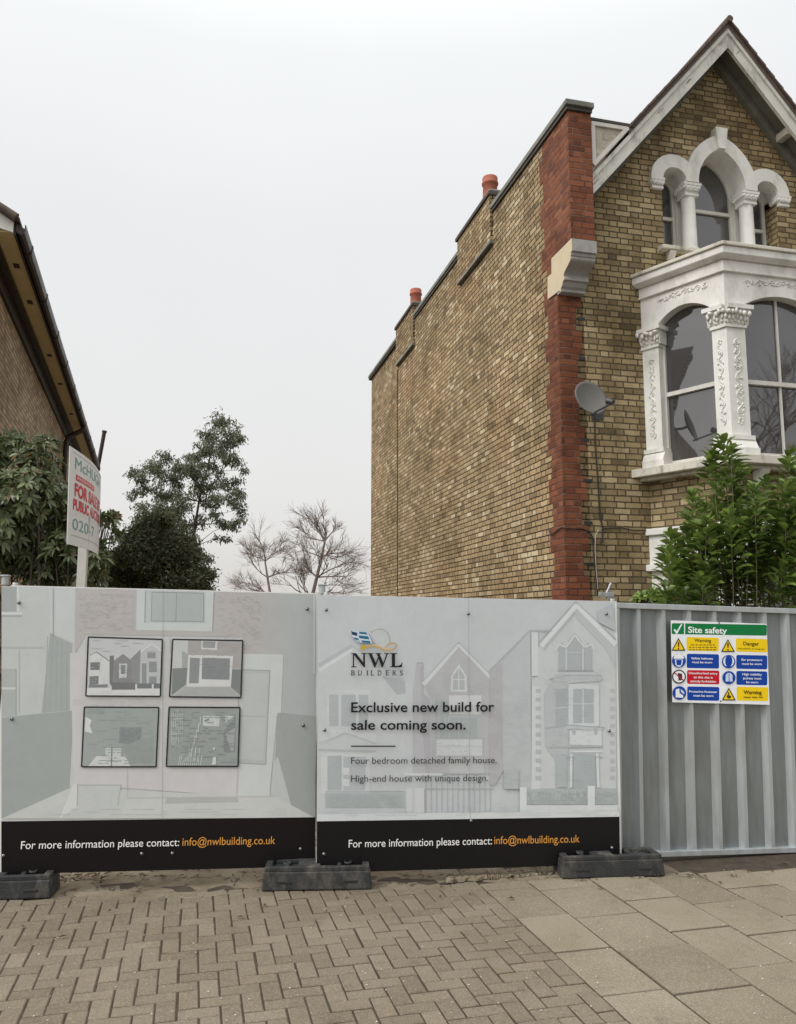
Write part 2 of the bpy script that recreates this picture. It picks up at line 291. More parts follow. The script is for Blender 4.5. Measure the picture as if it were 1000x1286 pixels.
# ------------------------------------------------------------------ mesh builder
class MB:
    def __init__(s): s.v = []; s.f = []; s.m = []; s.c = []; s.s = []
    def add(s, verts, faces, m=0, c=(1, 1, 1), smooth=False):
        b = len(s.v); s.v.extend(tuple(p) for p in verts)
        for f in faces: s.f.append(tuple(b + i for i in f)); s.m.append(m); s.c.append(c); s.s.append(smooth)
        return s
    def box(s, x0, x1, y0, y1, z0, z1, m=0, c=(1, 1, 1)):
        v = [(x0, y0, z0), (x1, y0, z0), (x1, y1, z0), (x0, y1, z0), (x0, y0, z1), (x1, y0, z1), (x1, y1, z1), (x0, y1, z1)]
        return s.add(v, [(0, 3, 2, 1), (4, 5, 6, 7), (0, 1, 5, 4), (1, 2, 6, 5), (2, 3, 7, 6), (3, 0, 4, 7)], m, c)
    def prism(s, pts, off, m=0, mside=None, c=(1, 1, 1), caps=True, smooth=False):
        n = len(pts); off = Vector(off); a = [Vector(p) for p in pts]
        b = [p + off for p in a]
        if caps: s.add(a + b, [tuple(range(n - 1, -1, -1)), tuple(range(n, 2 * n))], m, c)
        s.add(a + b, [(i, (i + 1) % n, n + (i + 1) % n, n + i) for i in range(n)], m if mside is None else mside, c, smooth)
        return s
    def tube(s, path, r, n=8, m=0, c=(1, 1, 1), cap=True, smooth=True):
        P = [Vector(p) for p in path]; k = len(P)
        rr = r if isinstance(r, (list, tuple)) else [r] * k
        vs = []; prev = None
        for i in range(k):
            t = (P[min(i + 1, k - 1)] - P[max(i - 1, 0)]).normalized()
            if prev is None: u = t.orthogonal().normalized()
            else: u = (prev - t * prev.dot(t)); u = u.normalized() if u.length > 1e-6 else t.orthogonal().normalized()
            prev = u; w = t.cross(u)
            for j in range(n):
                a = 2 * math.pi * j / n; vs.append(P[i] + (u * math.cos(a) + w * math.sin(a)) * rr[i])
        fs = [(i * n + j, i * n + (j + 1) % n, (i + 1) * n + (j + 1) % n, (i + 1) * n + j) for i in range(k - 1) for j in range(n)]
        s.add(vs, fs, m, c, smooth)
        if cap:
            s.add(vs[:n], [tuple(range(n - 1, -1, -1))], m, c); s.add(vs[-n:], [tuple(range(n))], m, c)
        return s
    def lathe(s, prof, n=20, o=(0, 0, 0), m=0, c=(1, 1, 1), smooth=True):
        vs = []; k = len(prof)
        for r, z in prof:
            for j in range(n):
                a = 2 * math.pi * j / n; vs.append((o[0] + r * math.cos(a), o[1] + r * math.sin(a), o[2] + z))
        fs = [(i * n + j, i * n + (j + 1) % n, (i + 1) * n + (j + 1) % n, (i + 1) * n + j) for i in range(k - 1) for j in range(n)]
        s.add(vs, fs, m, c, smooth); s.add(vs[-n:], [tuple(range(n))], m, c); s.add(vs[:n], [tuple(range(n - 1, -1, -1))], m, c)
        return s
    def blob(s, p, rx, ry, rz, m=0, c=(1, 1, 1), nu=7, nv=4):
        vs = [(p[0], p[1], p[2] - rz)]
        for i in range(1, nv):
            t = -math.pi / 2 + math.pi * i / nv
            for j in range(nu):
                a = 2 * math.pi * j / nu; vs.append((p[0] + rx * math.cos(t) * math.cos(a), p[1] + ry * math.cos(t) * math.sin(a), p[2] + rz * math.sin(t)))
        vs.append((p[0], p[1], p[2] + rz)); L = len(vs) - 1
        fs = [(0, 1 + (j + 1) % nu, 1 + j) for j in range(nu)]
        for i in range(nv - 2):
            for j in range(nu): fs.append((1 + i * nu + j, 1 + i * nu + (j + 1) % nu, 1 + (i + 1) * nu + (j + 1) % nu, 1 + (i + 1) * nu + j))
        b = 1 + (nv - 2) * nu
        fs += [(b + j, b + (j + 1) % nu, L) for j in range(nu)]
        return s.add(vs, fs, m, c, True)
    def build(s, name, mats, parent=None, bevel=0.0, seg=2, recalc=True, fmap=None):
        me = bpy.data.meshes.new(name)
        V = [fmap(p) for p in s.v] if fmap else s.v
        me.from_pydata([tuple(p) for p in V], [], s.f)
        if recalc:
            bm = bmesh.new(); bm.from_mesh(me); bmesh.ops.recalc_face_normals(bm, faces=bm.faces); bm.to_mesh(me); bm.free()
        me.polygons.foreach_set('material_index', s.m); me.polygons.foreach_set('use_smooth', s.s)
        me.uv_layers.new(name='UVMap'); me.color_attributes.new('Col', 'FLOAT_COLOR', 'CORNER')
        uvs = np.zeros((len(me.loops), 2), np.float32); cols = np.ones((len(me.loops), 4), np.float32)
        for p in me.polygons:
            n = p.normal
            if abs(n.z) > 0.75: t1, t2 = Vector((1, 0, 0)), Vector((0, 1, 0))
            else:
                t1 = Vector((-n.y, n.x, 0)).normalized()
                if abs(n.y) > 0.5 and t1.x < 0: t1 = -t1
                if abs(n.y) <= 0.5 and t1.y < 0: t1 = -t1
                t2 = Vector((0, 0, 1))
            for li in p.loop_indices:
                co = me.vertices[me.loops[li].vertex_index].co
                uvs[li] = (co.dot(t1), co.dot(t2)); cols[li, :3] = s.c[p.index]
        me.uv_layers['UVMap'].data.foreach_set('uv', uvs.ravel()); me.color_attributes['Col'].data.foreach_set('color', cols.ravel())
        for mm in (mats if isinstance(mats, (list, tuple)) else [mats]): me.materials.append(MAT[mm] if isinstance(mm, str) else mm)
        o = bpy.data.objects.new(name, me); COL.objects.link(o)
        if parent: o.parent = parent
        if bevel:
            b = o.modifiers.new('bevel', 'BEVEL'); b.width = bevel; b.segments = seg; b.limit_method = 'ANGLE'; b.angle_limit = R(40)
        return o

def thing(name, label, cat, loc=(0, 0, 0), rz=0.0, group=None, matrix=None):
    o = bpy.data.objects.new(name, None); COL.objects.link(o); o.empty_display_size = 0.2
    if matrix is not None: o.matrix_world = matrix
    else: o.location = loc; o.rotation_euler = (0, 0, rz)
    return tag(o, label, cat, group)
def tag(o, label, cat, group=None):
    o['label'] = label; o['category'] = cat
    if group: o['group'] = group
    return o
def struct(o): o['kind'] = 'structure'; return o

def mesh_fast(name, verts, faces, mat, parent=None, cols=None, smooth=False):
    """verts (N,3) array, faces list/array; cols: per-vertex (N,3)"""
    me = bpy.data.meshes.new(name); me.from_pydata(verts.tolist() if hasattr(verts, 'tolist') else verts, [], faces.tolist() if hasattr(faces, 'tolist') else faces)
    if cols is not None:
        ca = me.color_attributes.new('Col', 'FLOAT_COLOR', 'POINT')
        c4 = np.ones((len(verts), 4), np.float32); c4[:, :3] = cols; ca.data.foreach_set('color', c4.ravel())
    if smooth: me.polygons.foreach_set('use_smooth', [True] * len(me.polygons))
    me.materials.append(MAT[mat]); o = bpy.data.objects.new(name, me); COL.objects.link(o)
    if parent: o.parent = parent
    return o

# ------------------------------------------------------------------ house frame
TH = R(14.0)
HUX = Vector((math.cos(TH), math.sin(TH), 0)); HUY = Vector((-math.sin(TH), math.cos(TH), 0))
HC = at_depth(709, 650, 9.5); HC.z = 0.0
def hl(P): d = Vector(P) - HC; return Vector((d.dot(HUX), d.dot(HUY), P[2]))       # world -> house local
def hw(p): return HC + HUX * p[0] + HUY * p[1] + Vector((0, 0, p[2]))
def FR(x, y, off=0.0): return hl(on_plane(x, y, HC + HUY * off, HUY))                 # photo point on a plane parallel to the front wall
def SD(x, y, off=0.0): return hl(on_plane(x, y, HC + HUX * off, HUX))

# ------------------------------------------------------------------ ground
g = MB(); S_ = 400
g.add([(-S_, -S_, -0.075), (S_, -S_, -0.075), (S_, S_, -0.075), (-S_, S_, -0.075)], [(0, 1, 2, 3)])
struct(g.build('ground', 'soil'))
def sheet(name, x0, x1, y0, y1, z, mat, nx=1, ny=1, jit=0.0):
    vs = []; fs = []
    for j in range(ny + 1):
        for i in range(nx + 1):
            p = hw((x0 + (x1 - x0) * i / nx, y0 + (y1 - y0) * j / ny, z + (random.uniform(-jit, jit) if jit else 0)))
            vs.append(p)
    for j in range(ny):
        for i in range(nx):
            a = j * (nx + 1) + i; fs.append((a, a + 1, a + nx + 2, a + nx + 1))
    m = MB(); m.add(vs, fs, smooth=bool(jit)); return m.build(name, mat)
struct(sheet('pavement_bed', -40, 40, -8.0, -2.2, -0.0185, 'joint'))
struct(sheet('road', -60, 60, -16.5, -8.15, -0.060, 'asphalt'))
kb = MB()
for i in range(-20, 40):
    x0 = i * 0.92 - 6
    q = [hw((x0, -8.15, -0.07)), hw((x0 + 0.91, -8.15, -0.07)), hw((x0 + 0.91, -8.0, -0.07)), hw((x0, -8.0, -0.07))]
    kb.prism(q, (0, 0, 0.065))
struct(kb.build('kerb', 'slab', bevel=0.008))

L1X = -2.13; Z0 = -0.012
def block(mb, x0, x1, y0, y1, z, b=0.004, t=0.0, c=0.5, tilt=0.003):
    """one bevelled paving unit, top only with chamfered edge"""
    dz = [max(-0.004, random.gauss(0, tilt)) for _ in range(4)]
    zz = max(-0.0125, z + random.gauss(0, tilt * 0.7))
    o = [(x0, y0), (x1, y0), (x1, y1), (x0, y1)]; i_ = [(x0 + b, y0 + b), (x1 - b, y0 + b), (x1 - b, y1 - b), (x0 + b, y1 - b)]
    vs = [hw((*p, z - 0.03)) for p in o] + [hw((*p, zz - b * 0.9 + dz[k] * 0.4)) for k, p in enumerate(o)] + [hw((*p, zz + dz[k] * 0.4)) for k, p in enumerate(i_)]
    fs = [(8, 9, 10, 11)] + [(k, (k + 1) % 4, 4 + (k + 1) % 4, 4 + k) for k in range(4)] + [(4 + k, 4 + (k + 1) % 4, 8 + (k + 1) % 4, 8 + k) for k in range(4)]
    mb.add(vs, fs, 0, (c, c, c))
def ground_px(x, y): r_ = ray(x, y); return hl(CAMP + r_ * ((Z0 - CAMH) / r_.z))
EA, EB = ground_px(0, 1129), ground_px(560, 1109)                    # ragged line where the blocks meet the old concrete
def edge_y(x): return EA.y + (EB.y - EA.y) * (x - EA.x) / (EB.x - EA.x) + 0.03 * math.sin(x * 3.1) + 0.02 * math.sin(x * 11)
SA, SB = ground_px(620, 1107), ground_px(1000, 1090)
def edge_s(x): return SA.y + (SB.y - SA.y) * (x - SA.x) / (SB.x - SA.x) + 0.015 * math.sin(x * 7)
pv = MB(); w = 0.1045; gp_ = 0.0095
Y_TOP, Y_BOT, X_L = -2.45, -7.9, -10.5
nx = int((L1X - X_L) / w) + 2; ny = int((Y_TOP - Y_BOT) / w) + 2
# 90 degree herringbone: lattice of unit cells; (i - j) mod 4 picks the piece
for i in range(-1, nx):
    for j in range(-1, ny):
        k = (i - j) % 4
        if k == 0: x0, y0, a, b = i, j, 2, 1
        elif k == 3: x0, y0, a, b = i, j, 1, 2
        else: continue
        X0 = L1X - x0 * w - a * w; X1 = L1X - x0 * w; Y0 = Y_TOP - y0 * w - b * w; Y1 = Y_TOP - y0 * w
        X0 = max(X0, X_L); X1 = min(X1, L1X); Y1 = min(Y1, edge_y((X0 + X1) / 2)); Y0 = max(Y0, Y_BOT)
        if X1 - X0 < 0.03 or Y1 - Y0 < 0.03: continue
        wave = 0.003 * math.sin(X0 * 1.7) + 0.002 * math.sin(Y0 * 2.3 + X0)
        jx = random.gauss(0, 0.0012); jy = random.gauss(0, 0.0012)
        block(pv, X0 + gp_ / 2 + jx, X1 - gp_ / 2 + jx, Y0 + gp_ / 2 + jy, Y1 - gp_ / 2 + jy, Z0 + wave, 0.005, c=min(1, max(0, random.gauss(0.5, 0.25))), tilt=0.0022)
struct(pv.build('block_paving', 'paver', recalc=False))
sl = MB(); xs = [L1X, -1.765, -1.30, -0.88, -0.46, -0.03, 0.40, 0.83, 1.26, 1.69, 2.12, 2.55, 2.98, 3.41, 3.84, 4.27, 4.7, 5.13, 5.56, 6.0]
offs = [-3.58, -3.66, -3.46, -3.62, -3.40, -3.65, -3.35]
for k in range(len(xs) - 1):
    y = offs[k % len(offs)] + 0.56 * 3
    while y > -7.9:
        y0 = y - 0.56; y1 = min(y, edge_s((xs[k] + xs[k + 1]) / 2))
        if y1 - y0 > 0.05:
            block(sl, xs[k] + 0.007, xs[k + 1] - 0.007, y0 + 0.007, y1 - 0.007, Z0 + 0.002 + random.gauss(0, 0.002), 0.004, c=min(1, max(0, random.gauss(0.5, 0.28))), tilt=0.003)
        y = y0
struct(sl.build('slab_pavement', 'slab', recalc=False))
cs_ = MB(); NX, NY = 130, 20; x0_, x1_ = -12.0, -0.55; vs = []
for jj in range(NY + 1):
    for ii in range(NX + 1):
        x = x0_ + (x1_ - x0_) * ii / NX; vs.append(hw((x, edge_y(x) - 0.10 + 1.7 * jj / NY, -0.0165 + random.uniform(-0.001, 0.003) + 0.004 * math.sin(x * 4 + jj))))
cs_.add(vs, [(q * (NX + 1) + r_, q * (NX + 1) + r_ + 1, (q + 1) * (NX + 1) + r_ + 1, (q + 1) * (NX + 1) + r_) for q in range(NY) for r_ in range(NX)], smooth=True)
struct(cs_.build('concrete_strip', 'concrete', recalc=False))
# litter: pale chips and fallen leaves
lt = MB(); rl = random.Random(3)
for _ in range(170):
    x, y = rl.uniform(-6.2, 0.8), rl.uniform(-5.2, -3.0); r = rl.uniform(0.0025, 0.007)
    lt.blob(hw((x, y, Z0 + 0.006)), r, r * rl.uniform(0.5, 1), 0.002, 0, nu=6, nv=3)
for _ in range(150):
    x, y = (ground_px(85, 1106).x + rl.gauss(0, 0.22), ground_px(85, 1106).y + rl.gauss(0, 0.07)) if rl.random() < 0.6 else (rl.uniform(-6, 0.8), rl.uniform(-3.3, -2.8))
    if _ % 3 == 0: q9 = ground_px(rl.uniform(60, 990), 1104); x, y = q9.x, q9.y + rl.gauss(0.03, 0.05)
    a = rl.uniform(0, 6.3); L = rl.uniform(0.012, 0.032); d = Vector((math.cos(a), math.sin(a), 0)); e = Vector((-d.y, d.x, 0)) * 0.35
    p = hw((x, y, Z0 + 0.014)); lt.add([p - d * L, p + e * L + Vector((0, 0, 0.008)), p + d * L, p - e * L + Vector((0, 0, 0.006))], [(0, 1, 2), (0, 2, 3)], 1)
MAT['chip'] = plain('pale_chip', (0.6, 0.58, 0.52), 0.8); MAT['dead_leaf'] = plain('dead_leaf', (0.085, 0.045, 0.025), 0.8, var=0.4, scale=20)
o = lt.build('litter', ['chip', 'dead_leaf'], recalc=False); o['kind'] = 'stuff'
# broken edging of the old driveway under the middle panel
ed = MB(); A0 = at_depth(560, 1100, 6.22); A1 = at_depth(704, 1093, 6.45); A0.z = A1.z = -0.01
cuts = [0.0, 0.36, 0.47, 0.80, 1.0]
for a_0, a_1 in zip(cuts[:-1], cuts[1:]):
    a = A0.lerp(A1, a_0 + 0.004); b = A0.lerp(A1, a_1 - 0.004); hgt = random.uniform(0.010, 0.024); n_ = 12
    top = []; low_ = []
    for k in range(n_ + 1):
        q = a.lerp(b, k / n_) + Vector((0, random.uniform(-0.025, 0.02), 0)); low_.append(q); top.append(q + Vector((0, random.uniform(0.0, 0.015), hgt + random.uniform(-0.006, 0.006))))
    back = [q + Vector((0, 0.15, random.uniform(-0.004, 0.004))) for q in top]
    m_ = n_ + 1; ed.add(low_ + top + back, [(k, k + 1, m_ + k + 1, m_ + k) for k in range(n_)] + [(m_ + k, m_ + k + 1, 2 * m_ + k + 1, 2 * m_ + k) for k in range(n_)] + [(0, m_, 2 * m_), (n_, 2 * m_ + n_, m_ + n_)])
struct(ed.build('broken_edging', 'concrete'))

# ------------------------------------------------------------------ printed sheets
class Frame:
    """a vertical panel: origin at its lower left, x along it, y away from the street, z up"""
    def __init__(s, P0, P1):
        s.o = Vector(P0); d = Vector(P1) - s.o; s.L = d.length; s.x = d.normalized()
        s.y = Vector((-s.x.y, s.x.x, 0)).normalized(); s.z = s.x.cross(s.y).normalized()
        s.M = Matrix(((s.x.x, s.y.x, s.z.x, s.o.x), (s.x.y, s.y.y, s.z.y, s.o.y), (s.x.z, s.y.z, s.z.z, s.o.z), (0, 0, 0, 1)))
    def pix(s, x, y, off=0.0):
        P = on_plane(x, y, s.o + s.y * off, s.y) - s.o
        return (P.dot(s.x), P.dot(s.z))
_tc = {}
def text2d(t, bold=0.0, spacing=1.0):
    k = (t, bold, spacing)
    if k in _tc: return _tc[k]
    cu = bpy.data.curves.new('t', 'FONT'); cu.body = t; cu.size = 1.0; cu.offset = bold; cu.space_character = spacing; cu.resolution_u = 4
    ob = bpy.data.objects.new('t', cu); COL.objects.link(ob)
    me = bpy.data.meshes.new_from_object(ob.evaluated_get(bpy.context.evaluated_depsgraph_get()))
    V = [(v.co.x, v.co.y) for v in me.vertices]; F = [tuple(p.vertices) for p in me.polygons]
    bpy.data.objects.remove(ob); bpy.data.curves.remove(cu); bpy.data.meshes.remove(me)
    _tc[k] = (V, F); return V, F
CAP = max(v[1] for v in text2d('H')[0])
class Print:
    def __init__(s, fr, off, pxf=None): s.f = fr; s.off = off; s.mb = MB(); s.k = 0; s.pxf = pxf or (lambda x, y: (x, y))
    def P(s, x, y): x, y = s.pxf(x, y); return s.f.pix(x, y, s.off)
    def _lay(s): s.k += 1; return s.off - 0.00008 * s.k
    def poly(s, pts, col, n=None):
        y = s._lay(); q = [s.P(*p) for p in pts]
        s.mb.add([(a, y, b) for a, b in q], [tuple(range(len(q)))], 0, rgb(*col, PK)); return s
    def line(s, a, b, wpx, col):
        a = Vector(a); b = Vector(b); d = (b - a).normalized(); n = Vector((-d.y, d.x)) * wpx / 2
        return s.poly([a + n, b + n, b - n, a - n], col)
    def path(s, pts, wpx, col):
        for a, b in zip(pts[:-1], pts[1:]): s.line(a, b, wpx, col)
        return s
    def frame(s, pts, wpx, col): return s.path(list(pts) + [pts[0]], wpx, col)
    def hatch(s, x0, y0, x1, y1, rows, col, fill=0.6, sl=0.0, wid=0.5, lmin=1.5, lmax=6.0):
        """broken courses of thin printed strokes (brick joints, tiles, leaves), all on one layer"""
        y = s._lay(); rr = random.Random(int(x0 * 31 + y0 * 7)); vs = []; fs = []
        for k in range(rows):
            yy = y0 + (y1 - y0) * (k + 0.5) / rows; x = x0 + rr.uniform(0, 3)
            while x < x1 - 1:
                L_ = min(rr.uniform(lmin, lmax), x1 - x)
                if rr.random() < fill:
                    b0 = len(vs); d_ = sl * (x - x0); e_ = sl * (x + L_ - x0)
                    vs += [(a_1, y, b_1) for a_1, b_1 in (s.P(x, yy + d_), s.P(x + L_, yy + e_), s.P(x + L_, yy + e_ + wid), s.P(x, yy + d_ + wid))]; fs.append((b0, b0 + 1, b0 + 2, b0 + 3))
                x += L_ + rr.uniform(0.6, 2.5)
        s.mb.add(vs, fs, 0, rgb(*col, PK)); return s
    def rect(s, x0, y0, x1, y1, col): return s.poly([(x0, y0), (x1, y0), (x1, y1), (x0, y1)], col)
    def text(s, t, a, b, cap, col, bold=0.0, spacing=1.0, fit=True):
        """baseline from photo point a to b; cap height in photo pixels"""
        V, F = text2d(t, bold, spacing); y = s._lay(); A = Vector(s.P(*a)); B = Vector(s.P(*b)); up = Vector(s.P(a[0], a[1] - cap)) - A
        x0 = min(v[0] for v in V); x1 = max(v[0] for v in V)
        e = (B - A) / (x1 - x0); u = Vector((0, up.length / CAP))
        s.mb.add([(*(lambda q: (q.x, y, q.y))(A + e * (v[0] - x0) + u * v[1]),) for v in V], F, 0, rgb(*col, PK)); return s
    def build(s, name, parent, mat='print'): return s.mb.build(name, mat, parent, recalc=False)
PK = 1.16                                                            # print inks: measured colour to reflectance

PA = Frame((-2.865, 5.935, 0.139), (-0.625, 6.268, 0.092))
PB = Frame((-0.593, 6.150, 0.076), (1.712, 6.520, 0.037))
PC = Frame((1.735, 6.690, 0.031), (4.02, 7.155, -0.030))

def bolts(fr, pts, parent, off, small=0.009):
    for x, y in pts:
        u, v = fr.pix(x, y, off); b = MB()
        b.lathe([(0.013, 0), (0.013, 0.002), (small, 0.003), (small * 0.85, 0.008), (small * 0.3, 0.011), (0.0005, 0.0115)], 12)
        ob = b.build('bolt', 'bolt', parent, fmap=lambda p: (u + p[0], off - p[2], v + p[1]))

def hoarding(fr, label, hgt=2.0, off=-0.004, cover_left=0.0, board_w=None):
    t = thing('hoarding_panel', label, 'hoarding', matrix=fr.M, group='hoarding panels along the pavement')
    L = fr.L
    # ribbed steel sheet and frame behind the board
    sh = MB(); prof = []; x = 0.03
    while x < L - 0.03:
        for dx, dy in ((0, 0.045), (0.135, 0.045), (0.150, 0.022), (0.195, 0.022), (0.210, 0.045)):
            if x + dx < L - 0.03: prof.append((x + dx, dy))
        x += 0.212
    vs = [(a, b, 0.03) for a, b in prof] + [(a, b, hgt - 0.03) for a, b in prof]; n = len(prof)
    sh.add(vs, [(i, i + 1, n + i + 1, n + i) for i in range(n - 1)]); sh.build('steel_sheet', 'galv', t, recalc=False)
    for z_ in (hgt - 0.04, 0.0):
        fm = MB(); fm.box(0.045, L - 0.045, 0.008, 0.05, z_, z_ + 0.035); fm.build('rail', 'galv', t, bevel=0.003)
    for a in (0.0, L - 0.042):
        q = MB(); q.lathe([(0.021, 0.0), (0.021, hgt + 0.012), (0.019, hgt + 0.02), (0.016, hgt + 0.02)], 14, (a + 0.021, 0.03, 0)); q.build('post', 'galv', t)
    return t

# ---- left printed panel
HA = hoarding(PA, 'large printed board of an interior with four framed pictures, left of the logo board')
bd = MB(); bd.box(0.0, PA.L - 0.005, -0.004, 0.004, 0.0, 2.0); bA = bd.build('printed_board', 'board_back', HA)
p = Print(PA, -0.005)
WH = (196, 199, 197)
p.poly([(2, 736), (396, 746.2), (396, 1087), (2, 1096)], WH)
p.poly([(2, 736), (95, 738.5), (94, 830), (88, 893), (2, 900)], (190, 195, 192))
p.poly([(62, 738), (95, 738.6), (92, 806), (63, 795)], (194, 200, 198))
p.rect(2, 737, 23, 768, (166, 171, 169)); p.rect(21, 737, 24, 768, (205, 209, 207)); p.rect(2, 769, 28, 772, (208, 212, 210)); p.rect(2, 772, 28, 775, (168, 175, 172))
p.poly([(63, 795), (91, 808), (88, 892), (52, 897)], (165, 172, 169))
for i in range(5): p.line((60 + i * 6, 799 + i * 2.6), (56 + i * 7, 895), 0.7, (155, 162, 160))
p.rect(2, 812, 55, 814, (178, 184, 181)); p.rect(2, 840, 20, 900, (172, 178, 175)); p.rect(2, 863, 20, 866, (200, 204, 202))
p.line((24, 815), (24, 895), 0.8, (175, 180, 178)); p.line((20, 840), (20, 898), 0.9, (160, 166, 164))
p.poly([(2, 901), (92, 892), (87, 991), (2, 1028)], (159, 166, 163))
p.line((2, 901), (92, 892), 1.0, (178, 185, 182))
p.poly([(95, 738.6), (350, 745), (350, 822), (304, 822), (304, 800), (108, 797), (94, 822)], (181, 178, 175))
p.poly([(350, 745), (396, 746.3), (396, 900), (349, 895), (354, 822), (350, 822)], (174, 180, 178))
p.poly([(330, 744.8), (352, 745), (352, 822), (330, 822)], (178, 179, 177))
p.poly([(172, 740.8), (269, 743.2), (267, 793), (171, 791)], (195, 202, 200))
p.poly([(182, 741), (258, 743), (258, 783), (181, 782)], (184, 191, 189)); p.poly([(191, 743.5), (256, 745), (256, 780), (190, 780)], (172, 180, 178))
for a, b in (((191, 743.5), (190, 780)), ((222, 744), (221, 780)), ((256, 745), (256, 781)), ((190, 780), (256, 780.5)), ((191, 743.5), (256, 745)), ((183, 742), (182, 782)), ((269, 744), (267, 793))): p.line(a, b, 0.8, (140, 148, 146))
p.rect(88, 820, 112, 893, (199, 200, 198))
p.poly([(89, 821), (306, 822), (340, 1000), (330, 1002), (92, 985)], (199, 197, 197))
p.rect(92, 878, 345, 886, (193, 192, 190)); p.rect(204, 800, 214, 963, (193, 193, 191))
p.poly([(300, 821), (356, 822), (353, 896), (348, 898), (338, 1002), (300, 1000)], (196, 202, 199))
p.poly([(300, 840), (340, 842), (334, 961), (298, 959)], (177, 184, 181))
p.poly([(303, 845), (337, 846), (331, 955), (300, 953)], (184, 190, 187)); p.line((302, 899), (334, 900), 1.2, (165, 172, 169)); p.frame([(300, 841), (339, 842), (334, 960), (298, 958)], 1.0, (155, 161, 159))
p.poly([(349, 895), (396, 899.5), (396, 1027), (366, 1012), (343, 999)], (157, 163, 160)); p.poly([(343, 960), (349, 950), (366, 1012), (340, 1000)], (186, 192, 189))
p.rect(393.5, 747, 396, 846, (192, 198, 196))
p.poly([(2, 1028), (87, 990), (345, 1000), (396, 1027)], (195, 198, 195)); p.poly([(40, 1028), (96, 1000), (160, 1002), (150, 1028)], (190, 195, 192))
p.poly([(75, 1028), (92, 985), (97, 985), (98, 1012)], (205, 208, 206)); p.poly([(98, 985), (152, 985), (148, 1010), (97, 1012)], (190, 195, 192)); p.line((97, 986), (152, 986), 1.4, (168, 174, 171)); p.line((98, 986), (97, 1012), 1.2, (165, 170, 168)); p.line((152, 986), (148, 1012), 1.2, (172, 177, 175))
p.poly([(210, 1002), (298, 1001), (300, 1007), (207, 1009)], (176, 178, 175)); p.line((160, 962), (160, 1002), 0.8, (186, 187, 186)); p.line((299, 962), (297, 1001), 0.8, (186, 187, 186)); p.line((160, 1002), (345, 1000), 1.0, (184, 186, 184))
p.hatch(98, 745, 168, 792, 18, (176, 173, 170), 0.5); p.hatch(272, 748, 328, 818, 24, (177, 175, 172), 0.45); p.hatch(110, 876, 200, 887, 3, (186, 184, 183), 0.6); p.hatch(60, 1014, 360, 1024, 3, (188, 192, 189), 0.5, 0, 0.7, 8, 40)
p.line((67, 738), (67, 800), 0.6, (120, 124, 122)); p.line((205, 742), (204, 1026), 0.5, (168, 170, 169))
p.poly([(2, 1031.5), (396, 1026.2), (396, 1088), (2, 1098)], (21, 17, 18))
p.build('printed_picture', bA)
def line_of_text(fr, off, parent, *a):
    q_ = Print(fr, off); q_.text(*a); return q_.build('lettering', parent, 'lettering')
line_of_text(PA, -0.0138, bA, 'For more information please contact:', (26, 1066.5), (225, 1062.5), 9.8, (238, 238, 236), 0.0); line_of_text(PA, -0.0138, bA, 'info@nwlbuilding.co.uk', (229, 1062.3), (345.5, 1060), 9.8, (214, 152, 70), 0.0)
def crop(ox, oy, s): return lambda x, y: (ox + x / s, oy + y / s)
def picture(corners, draw):
    q = Print(PA, -0.0139); draw(q)
    q.frame(corners, 1.7, (40, 43, 44)); q.build('framed_picture', bA)
c3 = crop(100, 790, 4.762)
def quad(q, pts, col): q.poly([c3(*a) for a in pts], col)
def ln(q, a, b, w_, col): q.line(c3(*a), c3(*b), w_, col)
